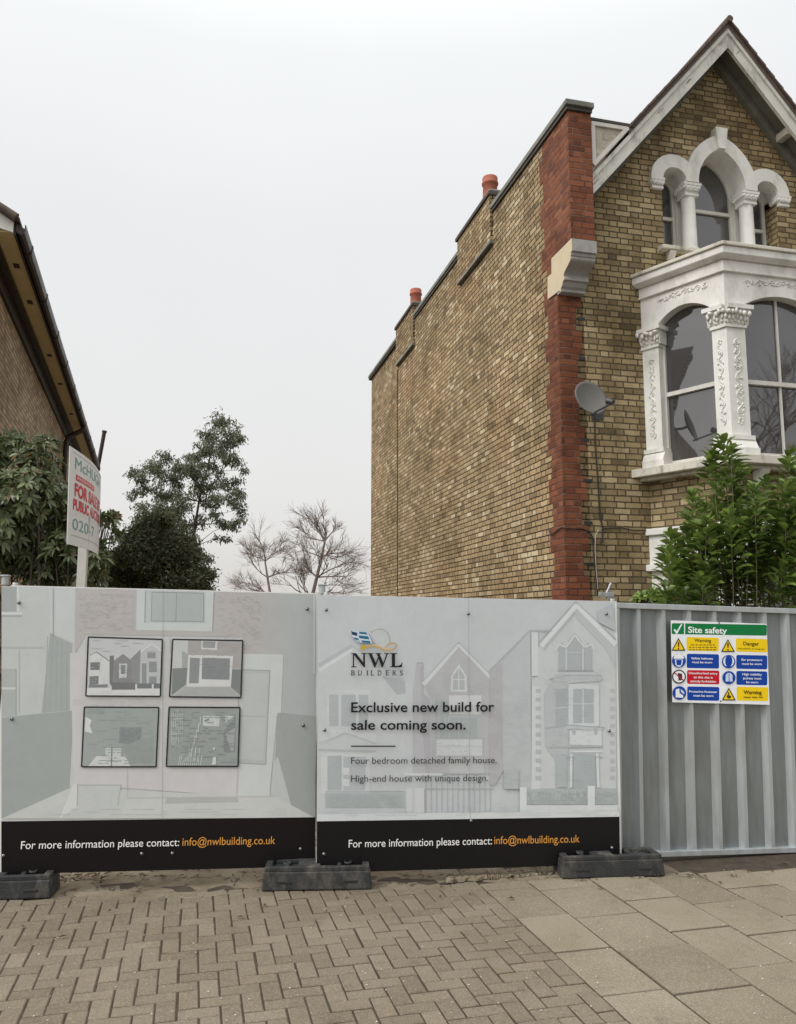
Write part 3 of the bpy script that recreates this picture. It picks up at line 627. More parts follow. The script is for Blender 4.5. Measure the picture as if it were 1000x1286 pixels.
def d1(q):
    quad(q, [(55, 48), (497, 62), (480, 402), (37, 402)], (192, 196, 195))
    quad(q, [(62, 160), (100, 138), (175, 190), (172, 335), (55, 345)], (203, 206, 205)); ln(q, (62, 158), (100, 136), 1, (140, 144, 143)); ln(q, (100, 136), (178, 192), 1.4, (140, 144, 143))
    quad(q, [(64, 200), (122, 198), (120, 245), (64, 245)], (120, 126, 126)); quad(q, [(60, 283), (114, 280), (112, 330), (58, 335)], (125, 130, 130)); quad(q, [(55, 335), (168, 330), (168, 350), (55, 350)], (128, 133, 133))
    quad(q, [(180, 160), (205, 158), (205, 360), (180, 325)], (120, 122, 122))
    quad(q, [(205, 190), (260, 148), (318, 195), (320, 350), (195, 350)], (138, 139, 139)); quad(q, [(235, 205), (285, 207), (280, 292), (236, 292)], (196, 199, 198)); quad(q, [(247, 215), (275, 217), (272, 270), (247, 270)], (135, 141, 141))
    quad(q, [(305, 180), (365, 120), (360, 330), (312, 320)], (140, 143, 143)); quad(q, [(365, 120), (430, 88), (492, 120), (482, 335), (360, 330)], (186, 190, 189)); ln(q, (365, 135), (432, 88), 1.6, (205, 208, 207)); ln(q, (432, 88), (488, 130), 1.6, (205, 208, 207))
    for a in ((405, 140, 455, 175), (415, 195, 462, 258), (415, 285, 460, 325), (372, 205, 400, 325)): quad(q, [(a[0], a[1]), (a[2], a[1]), (a[2], a[3]), (a[0], a[3])], (142, 147, 147))
    quad(q, [(195, 320), (335, 320), (335, 362), (192, 362)], (118, 120, 120)); quad(q, [(340, 325), (480, 325), (480, 355), (340, 355)], (120, 124, 126)); quad(q, [(333, 330), (345, 330), (343, 365), (333, 365)], (205, 208, 207)); quad(q, [(432, 330), (444, 330), (442, 362), (432, 362)], (205, 208, 207))
    quad(q, [(40, 352), (192, 350), (192, 364), (335, 364), (340, 356), (480, 356), (479, 402), (38, 402)], (208, 210, 209))
    q.hatch(144, 832, 166, 862, 11, (124, 125, 125), 0.6, 0, 0.5, 1, 4); q.hatch(113, 802, 200, 822, 6, (184, 189, 189), 0.3, 0, 1, 4, 16); q.hatch(114, 826, 134, 858, 9, (190, 194, 193), 0.4, 0, 0.5, 1, 4); q.hatch(176, 820, 200, 858, 10, (172, 177, 176), 0.4, 0, 0.5, 1, 4); q.hatch(110, 865, 200, 872, 3, (196, 199, 198), 0.5, 0, 0.6, 3, 14)
def d2(q):
    quad(q, [(560, 60), (975, 72), (963, 408), (540, 406)], (176, 178, 176))
    quad(q, [(560, 60), (650, 65), (640, 235), (556, 235)], (190, 194, 192)); quad(q, [(650, 64), (970, 72), (966, 236), (645, 232)], (166, 164, 161)); quad(q, [(612, 130), (648, 150), (645, 235), (612, 235)], (160, 165, 163))
    quad(q, [(728, 68), (825, 72), (822, 126), (728, 122)], (200, 203, 201)); quad(q, [(738, 72), (812, 74), (810, 114), (738, 112)], (150, 154, 153))
    quad(q, [(556, 236), (645, 232), (636, 330), (552, 395)], (128, 133, 132)); quad(q, [(905, 240), (968, 242), (960, 395), (896, 340)], (128, 133, 132))
    quad(q, [(650, 155), (920, 160), (912, 250), (905, 345), (640, 345)], (204, 206, 204)); quad(q, [(660, 172), (720, 174), (712, 325), (655, 325)], (138, 143, 142)); quad(q, [(733, 172), (900, 176), (896, 304), (730, 300)], (134, 138, 139))
    quad(q, [(570, 402), (640, 345), (900, 346), (955, 405)], (168, 172, 169))
    q.hatch(238, 806, 300, 838, 12, (158, 155, 152), 0.5, 0, 0.5, 1, 4); q.hatch(220, 864, 300, 874, 4, (160, 164, 161), 0.5, 0, 0.6, 3, 12); q.hatch(256, 828, 286, 852, 6, (126, 131, 132), 0.4, 0, 0.8, 3, 10)
def d3(q):
    quad(q, [(30, 464), (478, 468), (460, 824), (10, 824)], (157, 165, 162)); quad(q, [(52, 478), (152, 480), (148, 512), (52, 508)], (150, 158, 155))
    quad(q, [(240, 588), (372, 588), (368, 655), (300, 690), (236, 682)], (137, 144, 143)); quad(q, [(36, 525), (72, 545), (60, 580), (78, 625), (30, 612)], (208, 212, 210))
    quad(q, [(50, 822), (100, 760), (275, 765), (305, 822)], (203, 207, 204)); quad(q, [(155, 712), (250, 714), (246, 770), (258, 790), (155, 790)], (196, 201, 198)); ln(q, (194, 705), (190, 822), 1.4, (110, 116, 115)); ln(q, (160, 790), (250, 790), 0.9, (130, 136, 134)); quad(q, [(255, 700), (440, 640), (440, 800), (300, 800)], (150, 158, 155))
    q.hatch(108, 892, 192, 960, 20, (151, 159, 156), 0.3, 0, 1, 3, 12); q.hatch(152, 914, 176, 930, 5, (130, 137, 136), 0.5, 0, 0.6, 2, 8); q.hatch(112, 950, 160, 961, 4, (190, 195, 192), 0.5, 0, 0.6, 2, 8); q.hatch(160, 935, 192, 958, 8, (143, 151, 148), 0.4, 0, 0.7, 2, 7)
def d4(q):
    quad(q, [(540, 468), (962, 470), (948, 824), (520, 824)], (152, 159, 156))
    quad(q, [(740, 520), (838, 520), (834, 582), (736, 578)], (196, 202, 198)); quad(q, [(870, 520), (925, 518), (880, 556), (868, 552)], (196, 202, 198)); ln(q, (748, 552), (775, 540), 2.5, (130, 136, 133))
    quad(q, [(862, 612), (934, 520), (930, 736), (862, 736)], (134, 140, 138)); quad(q, [(872, 625), (930, 590), (922, 730), (905, 730)], (162, 168, 166))
    rr = random.Random(5)
    for i in range(7): x = 552 + i * 11; ln(q, (x, 480 + rr.uniform(0, 20)), (x - 4, 640 + rr.uniform(0, 60)), 0.8, (188, 195, 191))
    for i in range(12): x = 590 + i * 12; ln(q, (x, 815), (x + 10, 815 - rr.uniform(40, 130) * (0.6 + i / 20)), 0.9, (200, 206, 202))
    for i in range(6): ln(q, (670 + i * 11, 715 - i * 38), (665 + i * 11, 760 - i * 36), 1.0, (198, 204, 200))
    ln(q, (548, 630), (620, 625), 1.2, (188, 195, 191)); ln(q, (560, 540), (620, 535), 1.5, (182, 189, 186)); quad(q, [(800, 765), (818, 760), (815, 810), (790, 812)], (203, 207, 204)); quad(q, [(798, 708), (812, 708), (810, 722), (798, 722)], (200, 204, 201))
    q.hatch(214, 892, 296, 958, 20, (146, 153, 150), 0.35, 0, 1, 3, 10); q.hatch(216, 930, 250, 958, 9, (176, 183, 179), 0.3, 0, 0.6, 1, 4); q.hatch(256, 900, 274, 911, 4, (176, 183, 180), 0.5, 0, 0.6, 1, 4)
picture([(111, 800), (204, 803), (201.5, 874.5), (108, 874)], d1); picture([(217, 803), (305, 804.5), (302.5, 876), (213, 875)], d2)
picture([(106, 888), (199.5, 888.5), (196, 963), (102.5, 963)], d3); picture([(212.5, 888), (301.5, 888.5), (299, 962.5), (209, 962.5)], d4)
bolts(PA, [(24, 757), (386, 765), (15, 903), (381, 911), (4, 1075), (178, 1072.5), (216.5, 1072), (377.5, 1066.5)], HA, -0.0135)

# ---- right printed panel
HB = hoarding(PB, 'tall pale printed board with a builder logo, faint houses and large dark lettering')
bd = MB(); bd.box(0.0, PB.L, -0.004, 0.004, 0.014, 2.0); bB = bd.build('printed_board', 'board_back', HB)
p = Print(PB, -0.005)
p.poly([(399.5, 747.5), (772.5, 755.2), (777.5, 1084.5), (397.5, 1096)], (191, 197, 198))
def a_(x, y): return (390 + x / 4.59, 740 + y / 4.59)
def b_(x, y): return (580 + x / 4.59, 740 + y / 4.59)
def pa(pts, col): p.poly([a_(*q) for q in pts], col)
def pb(pts, col): p.poly([b_(*q) for q in pts], col)
def la(a, b, w_, col): p.line(a_(*a), a_(*b), w_, col)
def lb(a, b, w_, col): p.line(b_(*a), b_(*b), w_, col)
G1, G2, G3, WL = (181, 187, 188), (173, 180, 181), (164, 171, 172), (206, 211, 211)
pa([(48, 430), (240, 330), (420, 500), (540, 560), (545, 1260), (40, 1260)], (194, 199, 199))
la((48, 440), (240, 325), 5, (178, 184, 185)); la((48, 470), (238, 350), 4, WL); pa([(410, 500), (545, 520), (548, 600), (500, 610)], (172, 178, 179)); la((240, 325), (548, 530), 3, (183, 189, 190))
pa([(95, 580), (345, 580), (345, 800), (95, 800)], (199, 204, 204))
for a, b in ((108, 162), (178, 262), (278, 334)): pa([(a, 608), (b, 608), (b, 790), (a, 790)], (174, 181, 182))
pa([(50, 800), (380, 810), (380, 890), (200, 830), (50, 900)], (199, 204, 204)); la((50, 890), (200, 828), 1.5, (182, 188, 189)); la((200, 828), (380, 890), 1.5, (182, 188, 189)); la((48, 925), (380, 935), 2.5, (176, 182, 183))
pa([(60, 945), (350, 950), (340, 1180), (60, 1180)], (201, 206, 206)); pa([(98, 960), (180, 960), (180, 1160), (98, 1160)], (170, 178, 179)); pa([(190, 965), (320, 965), (315, 1160), (190, 1160)], (179, 186, 187)); pa([(190, 1030), (225, 1030), (225, 1070), (190, 1070)], WL); pa([(190, 1095), (225, 1095), (225, 1135), (190, 1135)], WL)
pa([(85, 1170), (540, 1170), (540, 1258), (85, 1258)], (176, 184, 184)); la((85, 1165), (540, 1165), 1.0, (166, 174, 174))
pa([(590, 1060), (590, 600), (612, 425), (650, 425), (652, 600), (700, 640), (700, 1060)], (182, 182, 185)); pa([(650, 425), (652, 600), (690, 640), (690, 1060), (660, 1060), (640, 640), (628, 470)], (174, 175, 178)); la((612, 425), (650, 425), 1.2, (160, 164, 166))
# middle house
pa([(655, 560), (855, 340), (1150, 640), (1150, 1060), (700, 1060), (690, 620)], (180, 182, 183)); la((650, 550), (855, 318), 5.5, (203, 208, 208)); la((855, 318), (1075, 545), 5.5, (203, 208, 208)); la((640, 540), (855, 305), 1.2, (172, 178, 179)); la((855, 305), (1090, 545), 1.2, (172, 178, 179))
pa([(808, 590), (812, 500), (855, 432), (900, 500), (903, 590)], (204, 209, 209)); pa([(820, 580), (824, 500), (855, 450), (888, 500), (890, 580)], (172, 180, 181)); la((855, 450), (855, 580), 1, WL); la((822, 520), (890, 520), 1, WL)
pa([(700, 700), (1000, 700), (1000, 960), (700, 960)], (178, 182, 182)); pa([(800, 612), (985, 612), (985, 720), (800, 720)], (202, 206, 206))
for a, b in ((718, 735), (745, 775), (782, 792), (805, 850), (860, 905), (915, 960)): pa([(a, 640 if a < 790 else 740), (b, 640 if a < 790 else 740), (b, 860), (a, 860)], (166, 175, 175))
pa([(725, 860), (990, 860), (990, 960), (725, 960)], (200, 205, 205)); la((720, 862), (1000, 862), 1.4, (170, 177, 178)); la((725, 905), (990, 905), 1.0, (184, 190, 190))
pa([(800, 1000), (1000, 1000), (1000, 1060), (800, 1060)], (186, 190, 190))
for k in range(13): la((665 + k * 31, 1062), (665 + k * 31, 1285), 0.8, (170, 176, 177))
la((660, 1150), (1060, 1150), 1.0, (170, 176, 177)); la((660, 1066), (1060, 1060), 1.2, (176, 182, 183))
pa([(552, 1145), (656, 1145), (656, 1290), (552, 1290)], (202, 206, 206)); pa([(540, 1060), (760, 1060), (760, 1075), (540, 1075)], (203, 207, 207)); pa([(585, 1145), (600, 1145), (600, 1290), (585, 1290)], (192, 197, 197))
# right house
pb([(160, 470), (240, 420), (240, 1040), (190, 1130), (160, 1130)], (178, 178, 180)); pb([(235, 420), (395, 235), (400, 1160), (240, 1150)], (183, 189, 190)); la((0, 0), (1, 0), 0.1, G1)
lb((160, 470), (395, 235), 1.0, (165, 171, 172)); pb([(400, 240), (440, 245), (440, 500), (402, 500)], (203, 208, 208))
pb([(440, 330), (655, 70), (885, 310), (890, 1150), (400, 1150), (402, 520), (440, 500)], (194, 199, 199))
pb([(402, 560), (445, 560), (450, 1160), (400, 1160)], (202, 207, 207))
for k in range(11): pb([(425, 575 + k * 50), (455, 575 + k * 50), (455, 598 + k * 50), (425, 598 + k * 50)], (176, 183, 184)); pb([(855, 575 + k * 50), (880, 575 + k * 50), (880, 598 + k * 50), (855, 598 + k * 50)], (176, 183, 184))
pb([(660, 105), (660, 165), (830, 345), (885, 460), (885, 330)], (183, 189, 190)); lb((455, 330), (660, 92), 6, (209, 214, 214)); lb((660, 92), (888, 320), 6, (209, 214, 214)); lb((450, 300), (655, 72), 1.0, (168, 174, 175)); lb((655, 72), (888, 290), 1.0, (168, 174, 175)); lb((470, 350), (655, 135), 1.0, (176, 182, 183))
pb([(780, 130), (870, 80), (885, 240), (785, 190)], (178, 184, 185)); lb((395, 238), (520, 238), 2, (172, 178, 179))
for a, b, t in ((556, 596, 350), (612, 690, 300), (705, 748, 350)): pb([(a, 465), (b, 465), (b, t), ((a + b) / 2, t - 45), (a, t)], (170, 177, 178))
p.path([b_(*q) for q in ((535, 355), (560, 318), (600, 335), (650, 265), (705, 335), (745, 318), (765, 350))], 1.8, (208, 213, 213)); lb((550, 468), (760, 468), 1.6, (160, 167, 168)); lb((600, 350), (600, 465), 1.6, WL); lb((697, 350), (697, 465), 1.6, WL); lb((612, 365), (690, 365), 0.9, (198, 203, 203))
pb([(475, 600), (540, 490), (800, 490), (815, 520), (610, 545), (610, 1100), (480, 900)], (180, 186, 187)); pb([(510, 510), (600, 490), (800, 490), (800, 530), (600, 540)], (184, 190, 191)); lb((500, 520), (610, 495), 1.2, (166, 173, 174)); lb((610, 495), (805, 500), 1.2, (166, 173, 174))
pb([(612, 545), (790, 545), (790, 790), (612, 790)], (201, 206, 206)); pb([(640, 575), (760, 575), (760, 772), (640, 772)], (168, 176, 177)); pb([(540, 580), (605, 570), (605, 780), (540, 785)], (166, 174, 175)); lb((697, 575), (697, 772), 1.2, WL); lb((640, 660), (760, 660), 1.0, (196, 201, 201)); lb((540, 685), (605, 680), 1.2, (194, 199, 199))
pb([(600, 780), (820, 795), (800, 815), (600, 805)], (186, 192, 193)); lb((600, 782), (820, 797), 1.4, (158, 166, 167)); lb((480, 800), (600, 785), 1.4, (166, 173, 174)); pb([(620, 810), (805, 815), (805, 900), (620, 900)], (201, 206, 206))
for x in (645, 770): pb([(x - 14, 800), (x + 14, 800), (x + 8, 838), (x - 8, 838)], (170, 177, 178))
lb((500, 910), (810, 905), 2.0, (170, 177, 178)); lb((620, 935), (805, 935), 2.0, WL); pb([(645, 950), (765, 950), (770, 1150), (640, 1150)], (166, 174, 175)); pb([(540, 950), (605, 950), (605, 1140), (540, 1140)], (170, 178, 179)); lb((628, 950), (628, 1140), 3.2, WL); lb((778, 945), (785, 1140), 3.2, WL); lb((600, 970), (650, 968), 1.4, (160, 168, 169)); lb((760, 965), (810, 968), 1.4, (160, 168, 169))
pb([(370, 1150), (725, 1150), (725, 1240), (370, 1240)], (172, 180, 180)); pb([(762, 1150), (892, 1150), (892, 1240), (762, 1240)], (172, 180, 180)); pb([(240, 1040), (325, 1040), (325, 1150), (240, 1150)], (176, 182, 183))
for k in range(16): lb((380 + k * 22, 1160), (391 + k * 22, 1175), 1.0, (186, 192, 192)); lb((391 + k * 22, 1190), (380 + k * 22, 1215), 1.0, (184, 190, 190))
pb([(332, 1140), (372, 1140), (372, 1300), (332, 1300)], (208, 213, 213)); pb([(722, 1132), (764, 1132), (764, 1300), (722, 1300)], (208, 213, 213)); pb([(372, 1242), (722, 1242), (722, 1300), (372, 1300)], (203, 208, 208)); pb([(764, 1242), (896, 1242), (896, 1300), (764, 1300)], (203, 208, 208))
p.poly([(398, 1022), (777, 1018), (777, 1026), (398, 1031)], (205, 210, 210))
p.hatch(544, 868, 556, 965, 26, (172, 174, 176)); p.hatch(536, 850, 544, 968, 30, (172, 172, 175)); p.hatch(585, 850, 612, 870, 6, (170, 173, 174)); p.hatch(614, 850, 630, 985, 34, (170, 171, 173)); p.hatch(556, 845, 570, 872, 8, (172, 174, 175)); p.hatch(630, 860, 667, 985, 30, (175, 182, 183), 0.4)
p.hatch(692, 862, 742, 985, 30, (184, 190, 191), 0.35); p.hatch(680, 835, 760, 860, 7, (186, 192, 193), 0.4); p.hatch(402, 845, 505, 990, 26, (188, 194, 195), 0.22); p.hatch(410, 996, 506, 1012, 7, (166, 176, 174), 0.8, 0, 0.9, 1, 4); p.hatch(662, 992, 737, 1008, 6, (163, 172, 171), 0.8, 0, 0.9, 1, 4); p.hatch(747, 992, 774, 1008, 6, (163, 172, 171), 0.8, 0, 0.9, 1, 4)
p.hatch(560, 1004, 650, 1020, 6, (184, 190, 189), 0.5, 0, 0.7); p.hatch(402, 1016, 775, 1024, 3, (196, 202, 202), 0.5, 0, 0.7, 6, 24); p.hatch(548, 905, 604, 945, 10, (176, 182, 182), 0.4)
p.line((588, 752), (590, 1028), 0.5, (158, 163, 164))
p.poly([(398, 1031), (777, 1025.2), (777.8, 1084.5), (397.5, 1096)], (22, 20, 21))
p.build('printed_picture', bB)
OB = p.off - 0.00008 * p.k - 0.0012                                   # lettering lies just proud of the printed picture
INK = (31, 31, 33)
for a in (('Exclusive new build for', (441, 894.5), (621, 893.5), 12.2, INK, 0.016), ('sale coming soon.', (441, 916.5), (585, 916), 12.0, INK, 0.016),
          ('Four bedroom detached family house.', (441, 959.5), (624, 958.5), 8.2, (50, 52, 55), 0.0), ('High-end house with unique design.', (441, 982), (613, 981), 8.2, (50, 52, 55), 0.0),
          ('For more information please contact:', (438, 1064.5), (618, 1060.5), 9.6, (238, 238, 236), 0.0), ('info@nwlbuilding.co.uk', (621, 1060.3), (728, 1058), 9.6, (214, 152, 70), 0.0)):
    line_of_text(PB, OB, bB, *a)
q = Print(PB, OB); q.rect(441, 936.5, 497, 938, INK); q.build('rule', bB)
# logo: striped blue flag, ring, gold ribbon and serif letters
g_ = Print(PB, OB); lc = crop(430, 780, 10.0)
def lq(pts, col): g_.poly([lc(*a) for a in pts], col)
def lp(pts, w_, col): g_.path([lc(*a) for a in pts], w_, col)
lq([(105, 118), (340, 155), (375, 285), (200, 268), (130, 200)], (196, 208, 218))
lq([(108, 120), (128, 132), (190, 148), (186, 188), (125, 172)], (38, 62, 96)); lq([(208, 135), (300, 140), (318, 172), (215, 160)], (58, 112, 138)); lq([(205, 180), (325, 192), (340, 232), (215, 215)], (36, 104, 128)); lq([(140, 205), (200, 215), (212, 245), (150, 228)], (70, 110, 138)); lq([(235, 242), (345, 250), (358, 282), (250, 268)], (44, 108, 132)); lq([(195, 245), (222, 250), (220, 268), (198, 262)], (150, 175, 190))
ring = [(350 + 0, 128)] + [(468 - 128 * math.cos(t), 232 - 132 * math.sin(t)) for t in np.linspace(0.75, 2.95, 16)] + [(600, 285)]
lp(ring, 0.55, (142, 126, 82)); lp([(330, 150), (355, 205), (375, 260), (420, 288)], 0.7, (122, 124, 106))
lp([(245, 345), (300, 335), (350, 325), (420, 318), (470, 335), (530, 370), (600, 372), (660, 345), (685, 305), (665, 280), (620, 275), (590, 285), (560, 315), (535, 335)], 1.2, (190, 150, 66)); lp([(270, 312), (350, 308), (430, 302), (490, 330), (560, 352), (620, 340)], 1.0, (208, 180, 108)); lq([(225, 330), (255, 300), (285, 300), (290, 345), (265, 365), (238, 360)], (188, 160, 58))
def serif(pts, col=INK): lq(pts, col)
serif([(110, 402), (172, 402), (262, 520), (262, 415), (235, 410), (235, 402), (315, 402), (315, 410), (285, 415), (285, 580), (270, 580), (148, 428), (148, 566), (178, 571), (178, 580), (110, 580), (110, 571), (132, 566), (132, 415), (110, 410)])
serif([(318, 402), (395, 402), (395, 410), (372, 415), (420, 525), (448, 450), (432, 415), (412, 410), (412, 402), (490, 402), (490, 410), (470, 415), (515, 525), (552, 415), (525, 410), (525, 402), (590, 402), (590, 410), (572, 415), (508, 582), (494, 582), (456, 475), (414, 582), (400, 582), (334, 415), (318, 410)])
serif([(598, 402), (690, 402), (690, 410), (662, 415), (662, 562), (705, 562), (738, 545), (748, 520), (756, 520), (748, 580), (598, 580), (598, 571), (622, 566), (622, 415), (598, 410)])
xs_ = [112, 198, 292, 360, 445, 545, 632, 722]; gl_ = 'BUILDERS'
for ch, x in zip(gl_, xs_):
    wdt = {'I': 14, 'L': 40, 'S': 38, 'E': 42}.get(ch, 46)
    off_ = 14 if ch == 'I' else 0
    g_.text(ch, lc(x + off_, 682), lc(x + off_ + wdt, 682), 6.2, (62, 64, 68), 0.012)
    if ch != 'S':
        g_.rect(*lc(x - 4 + off_, 620), *lc(x + 22 + off_, 626), (62, 64, 68)); g_.rect(*lc(x - 4 + off_, 676), *lc(x + 22 + off_, 682), (62, 64, 68))
g_.build('logo', bB, 'lettering')
bolts(PB, [(410, 766), (588.5, 771), (762, 771), (408, 917), (765.5, 918), (407, 1073), (592, 1031), (769, 1065)], HB, OB)

# ---- bare galvanised panel
HCp = thing('hoarding_panel', 'bare grey ribbed steel hoarding panel carrying the site safety sign', 'hoarding', matrix=PC.M, group='hoarding panels along the pavement')
sh = MB(); prof = []; L = PC.L
edges_px = [803, 835, 868, 900.5, 932.5, 965, 994]
for ex in edges_px + [1025, 1058, 1090]:
    u = PC.pix(ex, 920)[0]
    prof += [(u - 0.030, 0.050), (u - 0.002, 0.004), (u + 0.030, 0.004), (u + 0.036, 0.050)]
prof = [(0.02, 0.050)] + [q for q in prof if q[0] < L - 0.03] + [(L - 0.02, 0.050)]
n = len(prof); vs = [(a, b, 0.02) for a, b in prof] + [(a, b, 1.985) for a, b in prof]
for i in range(n - 1): sh.add([vs[i], vs[i + 1], vs[n + i + 1], vs[n + i]], [(0, 1, 2, 3)], 1 if i % 4 in (1, 2) else 0)  # light on ribs put into colour: tops and left slopes paler, rest darker
sh.build('ribbed_sheet', ['galv_shaded_pan', 'galv'], HCp, recalc=False)
fm = MB(); fm.box(0.0, L, -0.012, 0.055, 1.955, 2.0); fm.box(0.0, L, -0.008, 0.055, 0.0, 0.042); fm.box(0.0, 0.03, -0.010, 0.05, 0.0425, 1.9545); fm.box(L - 0.03, L, -0.010, 0.05, 0.0425, 1.9545)
fm.build('frame', 'galv', HCp, bevel=0.004)

# ---- site safety sign
OFS = -0.012
tS = thing('safety_sign', 'white site safety sign with green header and blue, yellow and red boxes', 'sign', matrix=PC.M)
cs = [PC.pix(*a, OFS) for a in ((843, 779.5), (962.5, 784), (966.5, 885), (845, 881.5))]
b = MB(); b.prism([(u, OFS, v) for u, v in cs], (0, 0.006, 0)); b.build('board', 'board_back', tS, bevel=0.001)
s = Print(PC, OFS - 0.001); sc = crop(830, 770, 6.667)
def sq(pts, col): s.poly([sc(*a) for a in pts], col)
def rr_(x0, y0, x1, y1, dy, col, r=9):
    sl_ = dy / (x1 - x0); f = lambda x, y: (x, y + (x - x0) * sl_)
    sq([f(x0 + r, y0), f(x1 - r, y0), f(x1, y0 + r), f(x1, y1 - r), f(x1 - r, y1), f(x0 + r, y1), f(x0, y1 - r), f(x0, y0 + r)], col)
WHT, GRN, YEL, BLU, RED, BLK = (233, 236, 238), (18, 118, 62), (240, 204, 22), (16, 66, 158), (196, 22, 42), (60, 50, 20)
sq([(85, 60), (886, 90), (912, 768), (98, 746)], WHT)
rr_(92, 84, 888, 176, 14, GRN); sq([(196, 84), (204, 84), (204, 186), (196, 186)], WHT)
sq([(108, 140), (120, 132), (134, 152), (168, 94), (182, 92), (138, 174), (130, 174)], WHT)
s.text('Site safety', sc(230, 163), sc(556, 172), 7.4, WHT, 0.022)
rr_(216, 200, 486, 314, 7, YEL); rr_(630, 210, 892, 322, 8, YEL); rr_(218, 340, 488, 460, 5, BLU); rr_(633, 350, 892, 466, 5, BLU); rr_(220, 477, 490, 592, 5, RED); rr_(634, 484, 892, 600, 5, BLU); rr_(222, 614, 490, 730, 5, BLU); rr_(636, 616, 900, 732, 6, YEL)
def ctext(t, cx, y, w_, cap, col, bold=0.012): s.text(t, sc(cx - w_ / 2, y), sc(cx + w_ / 2, y + w_ * 0.02), cap, col, bold)
ctext('Warning', 352, 242, 140, 4.2, BLK, 0.02); ctext('Danger', 758, 270, 132, 4.6, BLK, 0.02); ctext('Demolition in progress', 758, 302, 220, 1.7, BLK)
for y, a, c in ((266, 250, 452), (286, 236, 470), (306, 234, 466)):
    x = a; r2 = random.Random(y)
    while x < c: w_ = r2.uniform(10, 34); s.line(sc(x, y), sc(min(c, x + w_), y + 0.6), 1.0, (120, 96, 20)); x += w_ + 8
ctext('Safety helmets', 345, 386, 180, 2.6, WHT, 0.02); ctext('must be worn', 345, 418, 168, 2.6, WHT, 0.02); ctext('Ear protectors', 762, 398, 172, 2.6, WHT, 0.02); ctext('must be worn', 762, 432, 166, 2.6, WHT, 0.02)
ctext('Unauthorised entry', 354, 510, 240, 2.6, WHT, 0.02); ctext('to this site is', 354, 545, 160, 2.6, WHT, 0.02); ctext('strictly forbidden', 354, 578, 216, 2.6, WHT, 0.02)
ctext('High visibility', 764, 520, 164, 2.6, WHT, 0.02); ctext('jackets must', 764, 553, 156, 2.6, WHT, 0.02); ctext('be worn', 764, 586, 100, 2.6, WHT, 0.02)
ctext('Protective footwear', 354, 664, 236, 2.6, WHT, 0.02); ctext('must be worn', 356, 698, 168, 2.6, WHT, 0.02); ctext('Warning', 768, 676, 152, 4.4, BLK, 0.02)
x = 692
for w_ in (60, 46, 34): s.line(sc(x, 704), sc(x + w_, 705), 1.2, (120, 96, 20)); x += w_ + 10
def tri(cx, cy, h, mark):
    sq([(cx, cy - h * 0.56), (cx + h * 0.58, cy + h * 0.5), (cx - h * 0.58, cy + h * 0.5)], (44, 40, 24)); sq([(cx, cy - h * 0.40), (cx + h * 0.44, cy + h * 0.42), (cx - h * 0.44, cy + h * 0.42)], YEL)
    if mark: sq([(cx - 8, cy - 22), (cx + 8, cy - 22), (cx + 4, cy + 20), (cx - 4, cy + 20)], (90, 40, 20)); sq([(cx - 6, cy + 27), (cx + 6, cy + 27), (cx + 6, cy + 40), (cx - 6, cy + 40)], (90, 40, 20))
    else: sq([(cx - 22, cy + 14), (cx - 4, cy + 2), (cx + 20, cy + 16), (cx + 14, cy + 34), (cx - 8, cy + 36)], (70, 58, 22)); sq([(cx - 8, cy - 18), (cx + 2, cy - 20), (cx + 4, cy + 2), (cx - 8, cy + 2)], (70, 58, 22))
tri(147, 264, 100, True); tri(561, 274, 100, True); tri(568, 680, 100, False)
def disc(cx, cy, r, col, n=22): sq([(cx + r * math.cos(2 * math.pi * k / n), cy + r * math.sin(2 * math.pi * k / n)) for k in range(n)], col)
disc(150, 398, 58, BLU); sq([(105, 382), (112, 352), (150, 338), (186, 352), (194, 382)], WHT); sq([(116, 388), (184, 388), (178, 432), (160, 450), (138, 450), (120, 432)], (210, 220, 235)); sq([(126, 392), (174, 392), (168, 436), (132, 436)], BLU)
disc(566, 406, 56, BLU); disc(566, 404, 46, (222, 228, 238)); sq([(538, 380), (552, 356), (580, 356), (596, 380), (596, 420), (580, 452), (552, 452), (538, 420)], BLU)
disc(150, 532, 58, (44, 36, 36)); disc(150, 532, 48, WHT); sq([(140, 500), (176, 508), (178, 560), (146, 566)], (70, 50, 52)); s.line(sc(112, 500), sc(188, 564), 1.5, (170, 30, 44))
disc(568, 540, 55, BLU); sq([(540, 520), (556, 500), (580, 500), (598, 520), (598, 572), (540, 572)], (196, 210, 232)); s.line(sc(569, 504), sc(569, 572), 0.8, BLU)
disc(153, 668, 57, BLU); sq([(122, 640), (152, 630), (154, 668), (186, 690), (184, 708), (122, 706)], WHT); sq([(162, 634), (190, 655), (196, 680), (168, 662)], (206, 216, 232))
s.build('printed_face', tS, 'lettering')
for a in ((485, 82), (497, 736)):
    u, v = PC.pix(*sc(*a), OFS); b = MB(); b.lathe([(0.007, 0), (0.007, 0.003), (0.004, 0.005), (0.0005, 0.006)], 10)
    b.build('fixing', 'bolt', tS, fmap=lambda q_, u=u, v=v: (u + q_[0], OFS - 0.008 - q_[2], v + q_[1]))

